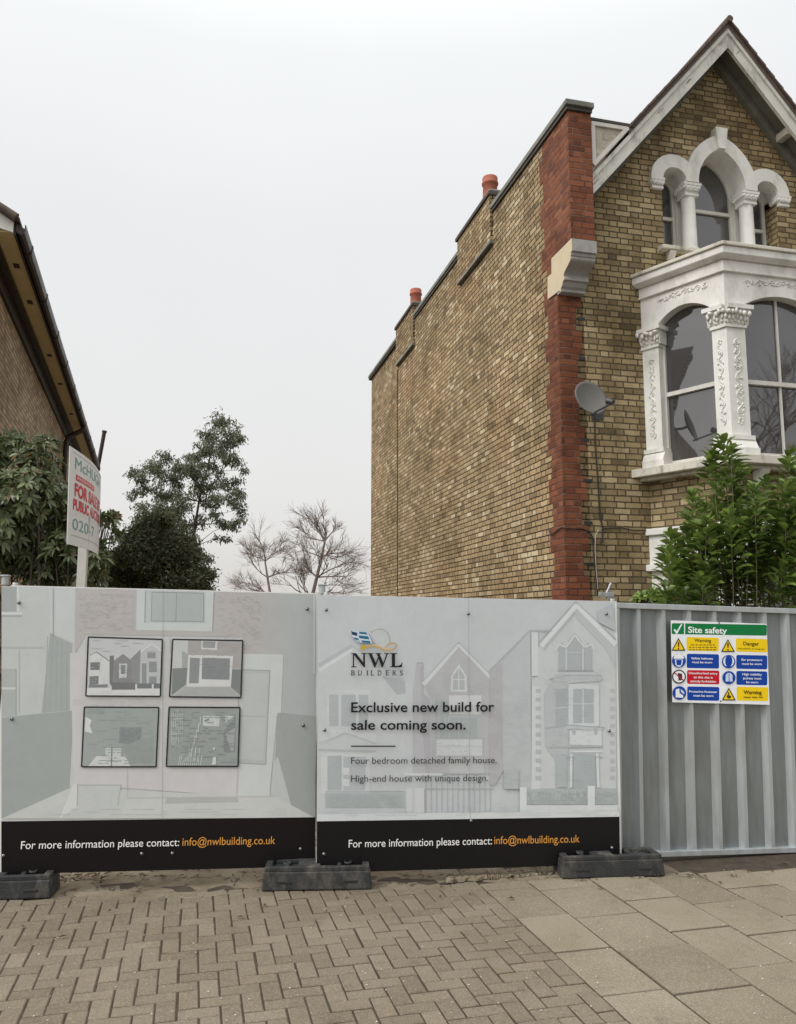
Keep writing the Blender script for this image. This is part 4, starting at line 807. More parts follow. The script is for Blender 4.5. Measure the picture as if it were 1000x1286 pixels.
# ---- rubber feet
def foot(corner_px, width_px, front_px_h, depth, label, rz):
    (x, y) = corner_px
    P = at_depth(x, y, depth); Q = at_depth(x + width_px, y, depth); Wd = (Q - P).length; P.z = -0.008
    Hh = front_px_h / FPX * depth * 1.0
    t = thing('fence_foot', label, 'fence foot', P, rz, 'rubber feet under the hoarding')
    b = MB(); D = 0.24; ins = 0.018; H1 = Hh - 0.032
    b.add([(0, 0, 0), (Wd, 0, 0), (Wd, D, 0), (0, D, 0), (ins * .6, ins * 0.4, H1), (Wd - ins * .6, ins * 0.4, H1), (Wd - ins * .6, D - ins * .4, H1), (ins * .6, D - ins * .4, H1)], [(0, 3, 2, 1), (4, 5, 6, 7), (0, 1, 5, 4), (1, 2, 6, 5), (2, 3, 7, 6), (3, 0, 4, 7)])
    b.build('block', 'rubber', t, bevel=0.012, seg=3)
    r_ = MB(); a0, a1, c0_, c1_ = ins, Wd - ins, ins * .6, D - ins * .6
    r_.box(a0, a1, c0_, c0_ + 0.035, H1 - 0.004, Hh); r_.box(a0, a1, c1_ - 0.035, c1_, H1 - 0.004, Hh)
    for k, wd_ in ((0.0, 0.05), (0.20, 0.03), (0.40, 0.16), (0.72, 0.03), (1.0, 0.05)):
        xx = a0 + (a1 - a0 - wd_) * k; r_.box(xx, xx + wd_, c0_ + 0.0352, c1_ - 0.0352, H1 - 0.003, Hh - 0.001)
    r_.build('rim', 'rubber', t, bevel=0.008)
    for k in (0.14, 0.74):
        g_2 = MB(); g_2.box(Wd * k, Wd * k + 0.10, -0.001, 0.012, Hh * 0.30, Hh * 0.42); g_2.build('grip', 'black_plastic', t, bevel=0.004)
    for k in (0.22, 0.78):
        s_ = MB(); s_.lathe([(0.028, 0), (0.028, 0.012), (0.018, 0.012), (0.018, 0.002)], 14, (Wd * k, 0.106, Hh - 0.004)); s_.build('socket', 'rubber', t)
foot((-74, 1136), 132, 27, 5.80, 'black rubber foot at the bottom left corner of the photo', R(6))
foot((328, 1127), 139, 27, 6.02, 'black rubber foot below the joint between the two printed boards', R(3))
foot((706, 1113), 135, 25, 6.30, 'black rubber foot below the joint of printed board and bare steel panel', R(5))

# ---- joint clamps on the posts
def clamp(px, py, depth, label, wing):
    P = at_depth(px, py, depth); t = thing('panel_clamp', label, 'clamp', P, R(9))
    b = MB(); b.tube([(0, 0, -0.02), (0, 0, 0.045)], 0.026, 12); b.build('collar', 'galv_bright' if wing else 'galv', t)
    c = MB()
    if wing:
        c.box(-0.10, 0.03, -0.035, -0.018, -0.004, 0.032); c.tube([(-0.06, -0.04, 0.015), (-0.06, 0.05, 0.015)], 0.009, 8); c.tube([(-0.03, -0.02, 0.02), (-0.005, -0.02, 0.07), (0.015, -0.02, 0.105)], [0.011, 0.010, 0.014], 8)
        c.tube([(-0.085, -0.05, 0.012), (-0.085, -0.03, 0.012)], 0.014, 6)
    else: c.box(-0.03, 0.03, -0.03, 0.03, 0.04, 0.052)
    c.build('jaw' if wing else 'cap', 'galv_bright' if wing else 'galv', t, bevel=0.003)
clamp(404.5, 742, 6.24, 'grey steel coupler above the joint of the two printed boards', False)
clamp(765, 749, 6.60, 'bright steel clamp with a raised bolt at the top corner of the logo board', True)
clamp(6.5, 731, 6.02, 'grey steel post cap at the top left corner of the left board', False)

# ------------------------------------------------------------------ right house
HS = thing('brick_house', 'tall yellow brick Victorian house with red brick corner, white bay and gable', 'house', HC, TH)
TOP = 8.02
w_ = MB(); w_.box(0.0, 0.33, 0.0, 8.12, 0, TOP); w_.box(0.025, 0.33, 8.121, 11.0, 0, TOP)
w_.build('side_wall', 'brick_side', HS)
# rear wall so that the house closes
w_ = MB(); w_.box(0.33, 5.2, 10.7, 11.0, 0, 7.2); w_.build('rear_wall', 'brick_side', HS)
# front wall around the upper window opening
CXG = 2.361; SL = 1.15
def gable_z(x): return 9.46 - SL * abs(x - CXG)
SPR = 7.55
def arch_semi(cx, r):
    return lambda x: SPR + math.sqrt(max(0, r * r - (x - cx) ** 2))
def arch_point(cx, a, R_):
    def f(x):
        d = abs(x - cx); c0 = R_ - a
        return SPR + math.sqrt(max(0, R_ * R_ - (d + c0) ** 2))
    return f
LA, RA = (1.665, 0.17), (3.057, 0.17); CA = (CXG, 0.354, 0.573)
def opening(x):
    z = SPR - 0.1
    if abs(x - LA[0]) < LA[1]: z = max(z, arch_semi(*LA)(x))
    if abs(x - RA[0]) < RA[1]: z = max(z, arch_semi(*RA)(x))
    if abs(x - CXG) < CA[1]: z = max(z, arch_point(*CA)(x))
    return z
w_ = MB(); xs = [0.0, 0.33, 0.6, 0.9, 1.2, 1.495] + list(np.linspace(1.495, 3.227, 61))[1:] + [3.5, 3.8, 4.1, 4.4, 4.75, 5.2]
for x0, x1 in zip(xs[:-1], xs[1:]):
    t0, t1 = max(7.0, gable_z(x0)), max(7.0, gable_z(x1)); yy = 0.0
    if x0 >= 1.4949 and x1 <= 3.2271:
        w_.add([(x0, yy, 0), (x1, yy, 0), (x1, yy, 6.58), (x0, yy, 6.58)], [(0, 1, 2, 3)])
        w_.add([(x0, yy, opening(x0 + 1e-4)), (x1, yy, opening(x1 - 1e-4)), (x1, yy, t1), (x0, yy, t0)], [(0, 1, 2, 3)])
    else: w_.add([(x0, yy, 0), (x1, yy, 0), (x1, yy, t1), (x0, yy, t0)], [(0, 1, 2, 3)])
for x in (1.495, 3.227): w_.add([(x, 0, 6.58), (x, 0.26, 6.58), (x, 0.26, 7.45), (x, 0, 7.45)], [(0, 1, 2, 3)])
w_.add([(5.2, 0, 0), (5.2, 11, 0), (5.2, 11, 7), (5.2, 0, 7)], [(0, 1, 2, 3)])
w_.build('front_wall', 'brick_front', HS, recalc=False)
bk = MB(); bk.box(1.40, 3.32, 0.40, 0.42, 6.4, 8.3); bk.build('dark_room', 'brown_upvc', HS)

# red quoin: toothed brickwork on both faces and the corbelled pier
rq = MB(); z = 0.0; k = 0
while z < TOP - 0.02:
    z1 = min(z + 0.3, TOP - 0.002)
    ys = (0.40 if k % 2 else 0.30) + (0.05 if z > 6 else 0)
    rq.box(-0.004, 0.02, -0.002 if z1 < 6.37 else -0.40, ys, z, z1)
    if z1 < 6.0: rq.box(-0.004, 0.30 if k % 2 else 0.225, -0.004, 0.02, z, z1)
    z = z1; k += 1
rq.box(0.0205, 0.305, -0.40, -0.001, 6.36, TOP - 0.001)
rq.box(-0.0035, 0.0204, -0.3995, -0.002, 6.30, 6.40)
rq.build('red_quoin', 'brick_red', HS)
# dark plates painting the shade of sockets where toothing bricks are missing
for (px, py, wpx) in ((730, 400.5, 10), (731, 450, 9), (735, 553, 10), (738, 604, 11), (739, 657, 11), (741, 709, 11)):
    c = FR(px, py); w2 = wpx / FPX * 9.8 / 2; sk = MB(); sk.box(c.x - w2, c.x + w2, -0.007, -0.0045, c.z - 0.014, c.z + 0.022); sk.build('brick_socket_shade', 'black_plastic', HS)
# corbel
cb = MB(); prof = [(-0.44, 6.36), (-0.44, 6.205), (-0.415, 6.20), (-0.410, 6.165)]
for t in np.linspace(0, 1, 11): prof.append((-0.395 + 0.19 * (t * t * (3 - 2 * t)) - 0.022 * math.sin(2 * t * math.pi), 6.155 - 0.175 * t))
prof += [(-0.215, 5.970), (-0.215, 5.945), (-0.18, 5.935), (-0.15, 5.89), (-0.115, 5.87), (-0.115, 5.835), (-0.0045, 5.835), (-0.0045, 6.36)]
cb.prism([(-0.012, y, z) for y, z in prof], (0.315, 0, 0))
cb.build('corbel', 'corbel_grey', HS, bevel=0.004)
cb = MB(); sp_ = [(y - 0.002, z) for y, z in prof[:-2]] + [(-0.08, 5.86), (0.26, 5.885), (0.245, 6.17), (0.13, 6.17), (0.12, 6.36), (-0.442, 6.361)][:-1]
cb.prism([(-0.020, y + 0.004, z) for y, z in sp_], (0.0075, 0, 0)); cb.build('corbel_cheek', 'corbel_cream', HS)
# coping, interrupted by the stacks
for y0, y1 in ((-0.46, 2.16), (3.76, 6.67), (8.14, 11.1)):
    cp = MB(); cp.box(-0.05, 0.325, y0, y1, TOP + 0.045, TOP + 0.115); cpo = cp.build('coping', 'coping', HS, bevel=0.008)
    cp = MB(); cp.box(-0.03, 0.31, y0 + 0.03, y1 + 0.005, TOP, TOP + 0.044); cp.build('tile_course', 'coping_dark', cpo)
def chimney(y0, y1, zl, zt, poty, potz):
    b = MB(); b.box(-0.045, 0.62, y0, y1, zl + 0.05, zt); c = b.build('chimney', 'brick_side', HS)
    l = MB(); l.box(-0.065, 0.0, y0 - 0.02, y1, zl, zl + 0.049); l.build('ledge', 'coping', c, bevel=0.006)
    l = MB(); l.box(-0.075, 0.65, y0 - 0.03, y1 + 0.03, zt, zt + 0.06); l.build('cap', 'coping_dark', c, bevel=0.006)
    l = MB(); l.box(-0.055, 0.63, y0 - 0.01, y1 + 0.01, zt + 0.061, zt + 0.11); l.build('flaunching', 'coping', c, bevel=0.02)
    q_ = MB(); h = potz - zt - 0.1
    q_.lathe([(0.135, 0), (0.125, h * 0.5), (0.115, h * 0.80), (0.135, h * 0.82), (0.138, h * 0.86), (0.122, h * 0.88), (0.128, h * 0.97), (0.120, h), (0.085, h), (0.085, h * 0.6)], 22, (0.3, poty, zt + 0.1)); q_.build('chimney_pot', 'terracotta', c)
chimney(2.17, 3.75, 7.52, 8.30, 3.05, 9.12); chimney(6.68, 8.13, 7.46, 8.30, 7.70, 9.10)
# gable roof
rf = MB(); RZ = 9.70; t_ = 0.10
def roof_side(sign, xe):
    a = [(CXG, RZ), (CXG + sign * xe, RZ - SL * xe)]
    for yy0, yy1 in ((-0.36, 10.9),):
        rf.add([(a[0][0], yy0, a[0][1]), (a[1][0], yy0, a[1][1]), (a[1][0], yy1, a[1][1]), (a[0][0], yy1, a[0][1]), (a[0][0], yy0, a[0][1] - t_ * 0.9), (a[1][0], yy0, a[1][1] - t_ * 0.9), (a[1][0], yy1, a[1][1] - t_ * 0.9), (a[0][0], yy1, a[0][1] - t_ * 0.9)],
               [(0, 1, 2, 3), (4, 7, 6, 5), (0, 4, 5, 1), (1, 5, 6, 2), (2, 6, 7, 3), (3, 7, 4, 0)])
roof_side(-1, 1.52); roof_side(1, 2.95)
# stepped tile edges along the verge
for sgn, xe in ((-1, 1.52), (1, 2.95)):
    nT = int(xe * 1.524 / 0.19)
    for k in range(nT):
        d0 = k * 0.19 / 1.524; d1 = d0 + 0.215 / 1.524
        z0 = RZ - SL * d0; z1 = RZ - SL * d1
        o_ = 0.012
        rf.prism([(CXG + sgn * d0, -0.395, z0 + o_), (CXG + sgn * d1, -0.395, z1 + o_ + 0.022), (CXG + sgn * d1, -0.395, z1 - 0.022 + o_), (CXG + sgn * d0, -0.395, z0 - 0.02 + o_)], (0, 0.5, 0), c=(random.random(),) * 3)
roof = rf.build('roof', 'roof_tile', HS)
rd = MB(); rd.tube([(CXG, -0.41, RZ + 0.005), (CXG, 10.9, RZ + 0.005)], 0.045, 8); rd.build('ridge', 'roof_tile', roof)
# bargeboards
def bzl(x): return 9.345 - SL * abs(x - CXG)
def bzu(x): return 9.615 - SL * abs(x - CXG)
for sgn, xe in ((-1, CXG - 0.307), (1, 2.7)):
    xa, xb = CXG, CXG + sgn * xe; b = MB()
    b.prism([(xa, -0.33, bzl(xa)), (xb, -0.33, bzl(xb)), (xb, -0.33, bzu(xb)), (xa, -0.33, bzu(xa))], (0, 0.045, 0))
    bo = b.build('bargeboard', 'timber_white', HS, bevel=0.004)
    m = MB(); dz = 0.075
    m.prism([(xa, -0.352, bzu(xa) - dz), (xb, -0.352, bzu(xb) - dz), (xb, -0.352, bzu(xb) - 0.005), (xa, -0.352, bzu(xa) - 0.005)], (0, 0.0215, 0)); m.build('moulding', 'timber_white', bo, bevel=0.006)
    h = MB()
    for d_ in ((0.10, 0.62, 1.05, 1.98) if sgn < 0 else (0.16,)):
        x = CXG + sgn * d_; zc = (bzl(x) + bzu(x)) / 2 + 0.02 * math.sin(d_ * 9)
        h.prism([(x - 0.05, -0.3325, zc - 0.05), (x - 0.01, -0.3325, zc - 0.03), (x + 0.055, -0.3325, zc + 0.05), (x + 0.01, -0.3325, zc + 0.03)], (0, 0.0018, 0))
    h.build('flaked_patch', 'timber_worn', bo)
    f = MB(); xq = xb if sgn > 0 else CXG - 1.95
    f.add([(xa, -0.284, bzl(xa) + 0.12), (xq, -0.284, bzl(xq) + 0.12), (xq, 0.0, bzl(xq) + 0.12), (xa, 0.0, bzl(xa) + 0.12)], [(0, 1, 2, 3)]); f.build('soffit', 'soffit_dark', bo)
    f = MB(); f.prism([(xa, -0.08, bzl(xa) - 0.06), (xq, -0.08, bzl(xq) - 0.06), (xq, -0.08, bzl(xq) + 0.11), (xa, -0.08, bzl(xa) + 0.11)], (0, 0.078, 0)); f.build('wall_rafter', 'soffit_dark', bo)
pr = MB(); xx = 3.22; pr.box(xx, xx + 0.10, -0.283, -0.081, bzl(xx) - 0.07, bzl(xx) + 0.03); pr.build('purlin_end', 'timber_worn', HS)
# triangular timber panel between pier and bargeboard
tp = MB(); tp.prism([(0.306, -0.345, 7.29), (0.306, -0.345, 7.965), (0.89, -0.345, 7.965)], (0, 0.03, 0)); tpo = tp.build('gable_panel', 'timber_worn', HS)
m = MB()
def bar3(a, b, wd, yo=0.0):
    a = Vector(a); b = Vector(b); d = (b - a).normalized(); n = Vector((-d.y, d.x)) * wd / 2; q = [a + n, b + n, b - n, a - n]
    m.prism([(v.x, -0.366 - yo, v.y) for v in q], (0, 0.0205 + yo, 0))
bar3((0.352, 7.40), (0.352, 7.955), 0.05); bar3((0.33, 7.932), (0.84, 7.932), 0.05, 0.003); bar3((0.34, 7.385), (0.82, 7.94), 0.05, 0.006); m.build('panel_moulding', 'sash', tpo, bevel=0.006)
m = MB(); m.prism([(0.306, -0.375, 7.967), (0.91, -0.375, 7.962), (0.91, -0.375, 7.995), (0.306, -0.375, 8.000)], (0, 0.6, 0)); m.build('lead_gutter', 'coping_dark', HS)

# ---- gable window
GW = MB()
def band(cx, fi, fo, xi, y0, y1, n=22):
    pass
def arch_pts(kind, cx, a, R_, n=24):
    pts = []
    if kind == 's':
        for t in np.linspace(math.pi, 0, n): pts.append((cx + a * math.cos(t), SPR + a * math.sin(t)))
    else:
        c = R_ - a                                  # centres at cx +- c
        ang = math.acos(c / R_)
        for t in np.linspace(math.pi, math.pi - ang, n // 2): pts.append((cx + c + R_ * math.cos(t), SPR + R_ * math.sin(t)))
        for t in np.linspace(ang, 0, n // 2)[1:]: pts.append((cx - c + R_ * math.cos(t), SPR + R_ * math.sin(t)))
    return pts
def arch_band(mb, inn, outn, y0, y1, yin):
    n = len(inn)
    vs = [(x, y0, z) for x, z in inn] + [(x, y0, z) for x, z in outn] + [(x, y1, z) for x, z in outn] + [(x, yin, z) for x, z in inn]
    fs = []
    for i in range(n - 1):
        fs += [(i, i + 1, n + i + 1, n + i), (n + i, n + i + 1, 2 * n + i + 1, 2 * n + i), (3 * n + i, 3 * n + i + 1, i + 1, i)]
    for i in (0, n - 1): fs.append((i, n + i, 2 * n + i, 3 * n + i))
    mb.add(vs, fs, 0)
gw = MB()
li = arch_pts('s', 1.665, 0.17, 0); lo = arch_pts('s', 1.665, 0.345, 0); ri = arch_pts('s', 3.057, 0.17, 0); ro = arch_pts('s', 3.057, 0.345, 0)
ci = arch_pts('p', CXG, 0.354, 0.573, 30); co = []
n2 = len(ci); c_ = 0.573 - 0.354; Ro = 0.573 + 0.185; ango = math.acos(c_ / Ro)
for k in range(n2):
    if k < 15: t = math.pi - ango * k / 14; co.append((CXG + c_ + Ro * math.cos(t), SPR + Ro * math.sin(t)))
    else: t = ango * (n2 - 1 - k) / 14; co.append((CXG - c_ + Ro * math.cos(t), SPR + Ro * math.sin(t)))
arch_band(gw, li, lo, -0.055, 0.01, 0.27); arch_band(gw, ri, ro, -0.055, 0.01, 0.27); arch_band(gw, ci, co, -0.063, 0.01, 0.27)
gwo = gw.build('gable_window', 'stucco', HS, bevel=0.0)
kb_ = MB(); kb_.prism([(CXG - 0.055, -0.11, 8.055), (CXG + 0.055, -0.11, 8.055), (CXG + 0.09, -0.11, 8.35), (CXG - 0.09, -0.11, 8.35)], (0, 0.12, 0)); kb_.build('keystone', 'stucco', gwo, bevel=0.006)
def capital(parent, x, y, z0, z1, hw0, hw1, half=False, name='capital'):
    b = MB(); b.box(x - hw1, x + hw1, y - hw1, y + hw1, z1 - 0.035, z1)
    b.add([(x - hw0, y - hw0, z0), (x + hw0, y - hw0, z0), (x + hw0, y + hw0, z0), (x - hw0, y + hw0, z0), (x - hw1 * .93, y - hw1 * .93, z1 - 0.036), (x + hw1 * .93, y - hw1 * .93, z1 - 0.036), (x + hw1 * .93, y + hw1 * .93, z1 - 0.036), (x - hw1 * .93, y + hw1 * .93, z1 - 0.036)], [(0, 3, 2, 1), (4, 5, 6, 7), (0, 1, 5, 4), (1, 2, 6, 5), (2, 3, 7, 6), (3, 0, 4, 7)])
    for k in range(7):
        f = (k + 0.5) / 7 * 2 - 1; h = (z1 - z0)
        b.blob((x + f * hw1 * 0.9, y - hw1 * 0.9, z1 - 0.06 - 0.012 * (k % 2)), 0.022, 0.02, 0.028); b.blob((x + f * hw0 * 1.05, y - hw0 * 1.1 - 0.01, z0 + h * 0.35), 0.016, 0.016, 0.03)
        b.blob((x - hw1 * 0.9, y + f * hw1 * 0.9, z1 - 0.06), 0.02, 0.022, 0.028)
    b.box(x - hw0 * 1.08, x + hw0 * 1.08, y - hw0 * 1.08, y + hw0 * 1.08, z0 - 0.03, z0 - 0.001)
    return b.build(name, 'stucco', parent)
for x in (1.92, 2.80):
    b = MB(); b.lathe([(0.115, 0), (0.115, 0.05), (0.094, 0.07), (0.088, 0.75), (0.088, 0.76)], 20, (x, 0.07, 6.62)); b.build('column', 'stucco', gwo)
    capital(gwo, x, 0.07, 7.41, 7.545, 0.092, 0.128)
capital(gwo, 1.41, 0.03, 7.43, 7.545, 0.075, 0.10, name='impost'); capital(gwo, 3.312, 0.03, 7.43, 7.545, 0.075, 0.10, name='impost')
sl_ = MB(); sl_.prism([(1.40, -0.12, 6.56), (1.40, -0.12, 6.61), (1.40, 0.27, 6.64), (1.40, 0.27, 6.56)], (1.95, 0, 0)); sl_.build('sill', 'stucco_dirty', gwo, bevel=0.006)
for x in (1.52, 3.2): b = MB(); b.prism([(x, -0.10, 6.555), (x, 0.0, 6.555), (x, 0.0, 6.45), (x, -0.04, 6.46)], (0.09, 0, 0)); b.build('sill_bracket', 'stucco', gwo, bevel=0.006)
def light(outl, y, rail, name='sash'):
    """sash frame ring with a rail, and its pane, for an outline of (x, z) points"""
    cx = sum(a for a, _ in outl) / len(outl); cz = sum(b_ for _, b_ in outl) / len(outl)
    x0 = min(a for a, _ in outl); x1 = max(a for a, _ in outl); z0 = min(b_ for _, b_ in outl); z1 = max(b_ for _, b_ in outl)
    kx = 1 - 0.09 / (x1 - x0); kz = 1 - 0.10 / (z1 - z0); mx = (x0 + x1) / 2; mz = (z0 + z1) / 2
    inn = [(mx + (a - mx) * kx, mz + (b_ - mz) * kz) for a, b_ in outl]
    n = len(outl); fr = MB()
    vs = [(a, y, b_) for a, b_ in outl] + [(a, y, b_) for a, b_ in inn] + [(a, y + 0.04, b_) for a, b_ in inn]
    fr.add(vs, [(i, (i + 1) % n, n + (i + 1) % n, n + i) for i in range(n)] + [(n + i, n + (i + 1) % n, 2 * n + (i + 1) % n, 2 * n + i) for i in range(n)])
    fr.box(x0 + 0.04, x1 - 0.04, y - 0.004, y + 0.03, rail - 0.022, rail + 0.022)
    so = fr.build(name, 'sash', gwo, recalc=False)
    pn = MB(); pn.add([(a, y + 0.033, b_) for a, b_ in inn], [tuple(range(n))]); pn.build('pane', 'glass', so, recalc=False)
mu = MB(); mu.box(1.828, 2.012, 0.205, 0.29, 6.58, 7.62); mu.build('mullion', 'sash', gwo, bevel=0.01); mu = MB(); mu.box(2.710, 2.894, 0.205, 0.29, 6.58, 7.62); mu.build('mullion', 'sash', gwo, bevel=0.01)
def outline(pts, zb=6.63): return [(pts[0][0], zb)] + pts + [(pts[-1][0], zb)]
light(outline(li), 0.235, 7.16); light(outline(ri), 0.235, 7.16); light(outline(ci), 0.235, 7.33)

# ---- first floor bay window
A = Vector((1.12, 0)); B = Vector((1.595, -1.0)); B2 = Vector((2 * CXG - 1.595, -1.0)); A2 = Vector((2 * CXG - 1.12, 0))
bay = thing('bay', 'x', 'x'); bpy.data.objects.remove(bay)
def offset_plan(d):
    """plan outline of the bay pushed outward by d"""
    n1 = Vector((-(B - A).y, (B - A).x)); n1 = n1.normalized()
    if n1.x > 0: n1 = -n1
    den = n1.x * 0 + n1.y * -1
    # corner: point p with (p-B).n1 = d and p.y = B.y - d
    y = B.y - d; x = B.x + (d - (y - B.y) * n1.y) / n1.x
    xa = A.x + (d - (0 - A.y) * n1.y) / n1.x
    return [Vector((xa, 0)), Vector((x, y)), Vector((2 * CXG - x, y)), Vector((2 * CXG - xa, 0))]
def plan_prism(d, z0, z1, name, mat, parent, bevel=0.008, d1=None, yback=-0.001):
    p0 = offset_plan(d); p1 = offset_plan(d if d1 is None else d1); b = MB()
    for q_ in (p0, p1): q_[0].y = q_[3].y = yback
    vs = [(v.x, v.y, z0) for v in p0] + [(v.x, v.y, z1) for v in p1]
    b.add(vs, [(3, 2, 1, 0), (4, 5, 6, 7)] + [(i, (i + 1) % 4, 4 + (i + 1) % 4, 4 + i) for i in range(4)])
    return b.build(name, mat, parent, bevel=bevel)
bayo = plan_prism(0.02, 5.90, 6.02, 'bay_window', 'stucco', HS)                     # carries the rest of the bay as sub-parts
plan_prism(0.05, 6.021, 6.06, 'cornice', 'stucco', bayo, d1=0.10); plan_prism(0.10, 6.061, 6.15, 'cornice', 'stucco', bayo); plan_prism(0.125, 6.151, 6.195, 'lead_edge', 'stucco_dirty', bayo)
plan_prism(0.035, 5.875, 5.90, 'cornice', 'stucco', bayo)
plan_prism(0.20, 3.60, 3.70, 'bay_sill', 'stucco_dirty', bayo); plan_prism(0.10, 3.56, 3.599, 'bay_sill', 'stucco_dirty', bayo)
plan_prism(-0.02, 2.99, 3.56, 'bay_brickwork', 'brick_front', bayo, bevel=0)
def face(P, Q):
    d = (Q - P); L = d.length; d = d.normalized(); n = Vector((d.y, -d.x))
    if n.dot(Vector((2.361, 0.5)) - P) > 0: n = -n
    return lambda s, o, z: (P.x + d.x * s + n.x * o, P.y + d.y * s + n.y * o, z), L      # o outward
CZ0, CZ1 = 5.235, 5.47
def bay_face(P, Q, s0, s1, split):
    f, L = face(P, Q); h = MB(); n = 18; th_ = 0.16
    zs = lambda s: 5.50 + 0.145 * (1 - ((s - (s0 + s1) / 2) / ((s1 - s0) / 2)) ** 2) if s0 < s < s1 else 5.47
    ss = [0.0, s0] + list(np.linspace(s0, s1, n))[1:] + [L]
    for a, b in zip(ss[:-1], ss[1:]):
        inside = a >= s0 - 1e-6 and b <= s1 + 1e-6
        za = 5.50 if (inside and a <= s0 + 1e-6) else zs(a); zb = 5.50 if (inside and b >= s1 - 1e-6) else zs(b)
        if not inside: za = zb = 5.47
        h.add([f(a, 0, za), f(b, 0, zb), f(b, 0, 5.875), f(a, 0, 5.875), f(a, -th_, za), f(b, -th_, zb)], [(0, 1, 2, 3), (0, 4, 5, 1)])
    for s_ in (s0, s1): h.add([f(s_, 0, 5.47), f(s_, -th_, 5.47), f(s_, -th_, 5.50), f(s_, 0, 5.50)], [(0, 1, 2, 3)])
    h.build('arched_head', 'stucco', bayo, recalc=False)
    # carved frieze following the head
    fz = MB(); rr = random.Random(int(P.x * 100))
    def vine(pts_fn, cnt, amp, rad, curl):
        path = []
        for k in range(cnt * 8 + 1):
            t = k / (cnt * 8); s_, z_ = pts_fn(t); ph = t * cnt * math.pi
            path.append(Vector(f(s_ + (amp * math.sin(ph) if curl == 'v' else 0), 0.003, z_ + (amp * math.sin(ph) if curl == 'h' else 0))))
        fz.tube(path, rad, 5)
        for k in range(cnt):
            t = (k + 0.5) / cnt; s_, z_ = pts_fn(t); sg = 1 if k % 2 == 0 else -1
            cs_ = s_ - (amp * 0.2 * sg if curl == 'v' else 0); cz_ = z_ - (amp * 0.2 * sg if curl == 'h' else 0)
            sp__ = []
            for j in range(9):
                a_2 = j * 0.75; r_2 = amp * (0.75 - 0.07 * j); sp__.append(Vector(f(cs_ + r_2 * math.cos(a_2 + k), 0.003, cz_ + sg * r_2 * math.sin(a_2 + k))))
            fz.tube(sp__, rad * 0.8, 4)
            for j in range(3):
                pq = f(s_ + rr.uniform(-1.4, 1.4) * amp, 0.006, z_ + rr.uniform(-1.4, 1.4) * amp); fz.blob(pq, 0.012, 0.008, 0.014, nu=5, nv=3)
    vine(lambda t: (s0 + 0.02 + (s1 - s0 - 0.04) * t, 5.775 + 0.03 * math.sin(t * math.pi)), max(6, int((s1 - s0) / 0.085)), 0.030, 0.006, 'h')
    # pilasters' vines
    for a, b in ((0.03, s0 - 0.03), (s1 + 0.03, L - 0.03)):
        vine(lambda t, a=a, b=b: ((a + b) / 2, 4.08 + 1.0 * t), 10, min(0.034, (b - a) * 0.22), 0.008, 'v')
    fz.build('carved_vine', 'stucco', bayo)
    for a, b in ((0.0, s0), (s1, L)):
        # shaft, base mouldings, capital
        pm = MB(); e0 = -0.0 ; pm.add([f(a, 0, 3.95), f(b, 0, 3.95), f(b, 0, CZ0), f(a, 0, CZ0), f(a, -th_, 3.95), f(b, -th_, 3.95), f(b, -th_, CZ0), f(a, -th_, CZ0)], [(0, 1, 2, 3), (0, 3, 7, 4), (1, 5, 6, 2), (4, 7, 6, 5)])
        pm.build('pilaster', 'stucco', bayo, recalc=False)
        bm_ = MB(); x0, x1 = (a if a > 0 else a - 0.02), (b if b < L else b)
        def step(o0, o1, z0, z1, e):
            pa_, pb_ = (x0 - (e if a > 0 else 0)), (x1 + (e if b < L else 0))
            bm_.add([f(pa_, o0, z0), f(pb_, o0, z0), f(pb_, o1, z1), f(pa_, o1, z1), f(pa_, -th_, z0), f(pb_, -th_, z0), f(pb_, -th_, z1), f(pa_, -th_, z1)], [(0, 1, 2, 3), (0, 3, 7, 4), (1, 5, 6, 2), (3, 2, 6, 7), (0, 4, 5, 1)])
        step(0.075, 0.075, 3.70, 3.80, 0.05); step(0.07, 0.02, 3.801, 3.90, 0.04); step(0.035, 0.035, 3.901, 3.95, 0.03)
        bm_.build('pilaster_base', 'stucco', bayo, recalc=False)
        bm_ = MB()
        step(0.02, 0.02, CZ0 - 0.02, CZ0 + 0.015, 0.015); step(0.012, 0.06, CZ0 + 0.016, CZ1 - 0.05, 0.04); step(0.085, 0.085, CZ1 - 0.049, CZ1, 0.07)
        nL = max(4, int((b - a + 0.1) / 0.05))
        for k in range(nL):
            sx = a - 0.03 + (b - a + 0.06) * (k + 0.5) / nL
            q1, q2, q3 = rr.uniform(-.014, .014), rr.uniform(.7, 1.35), rr.uniform(-.02, .02); bm_.blob(f(sx + q1, 0.055 + 0.02 * rr.random(), CZ1 - 0.085 + q3), 0.027 * q2, 0.03, 0.030 / q2); bm_.blob(f(sx + 0.012 - q1, 0.04, CZ1 - 0.14 + q3), 0.018 * q2, 0.022, 0.035); bm_.blob(f(sx - q1, 0.02, CZ0 + 0.05 + q3 * .5), 0.018, 0.018, 0.03 * q2)
        bm_.build('capital', 'stucco', bayo, recalc=False)
    # sash window in the opening
    sf = MB(); o = -0.09; fw = 0.05; zb, zt = 3.72, 5.70; zm = 4.62
    def bar(a, b, z0, z1, oo=o, dpt=0.05):
        v = [f(a, oo, z0), f(b, oo, z0), f(b, oo, z1), f(a, oo, z1), f(a, oo - dpt, z0), f(b, oo - dpt, z0), f(b, oo - dpt, z1), f(a, oo - dpt, z1)]
        sf.add(v, [(0, 1, 2, 3), (0, 3, 7, 4), (1, 5, 6, 2), (3, 2, 6, 7), (0, 4, 5, 1)])
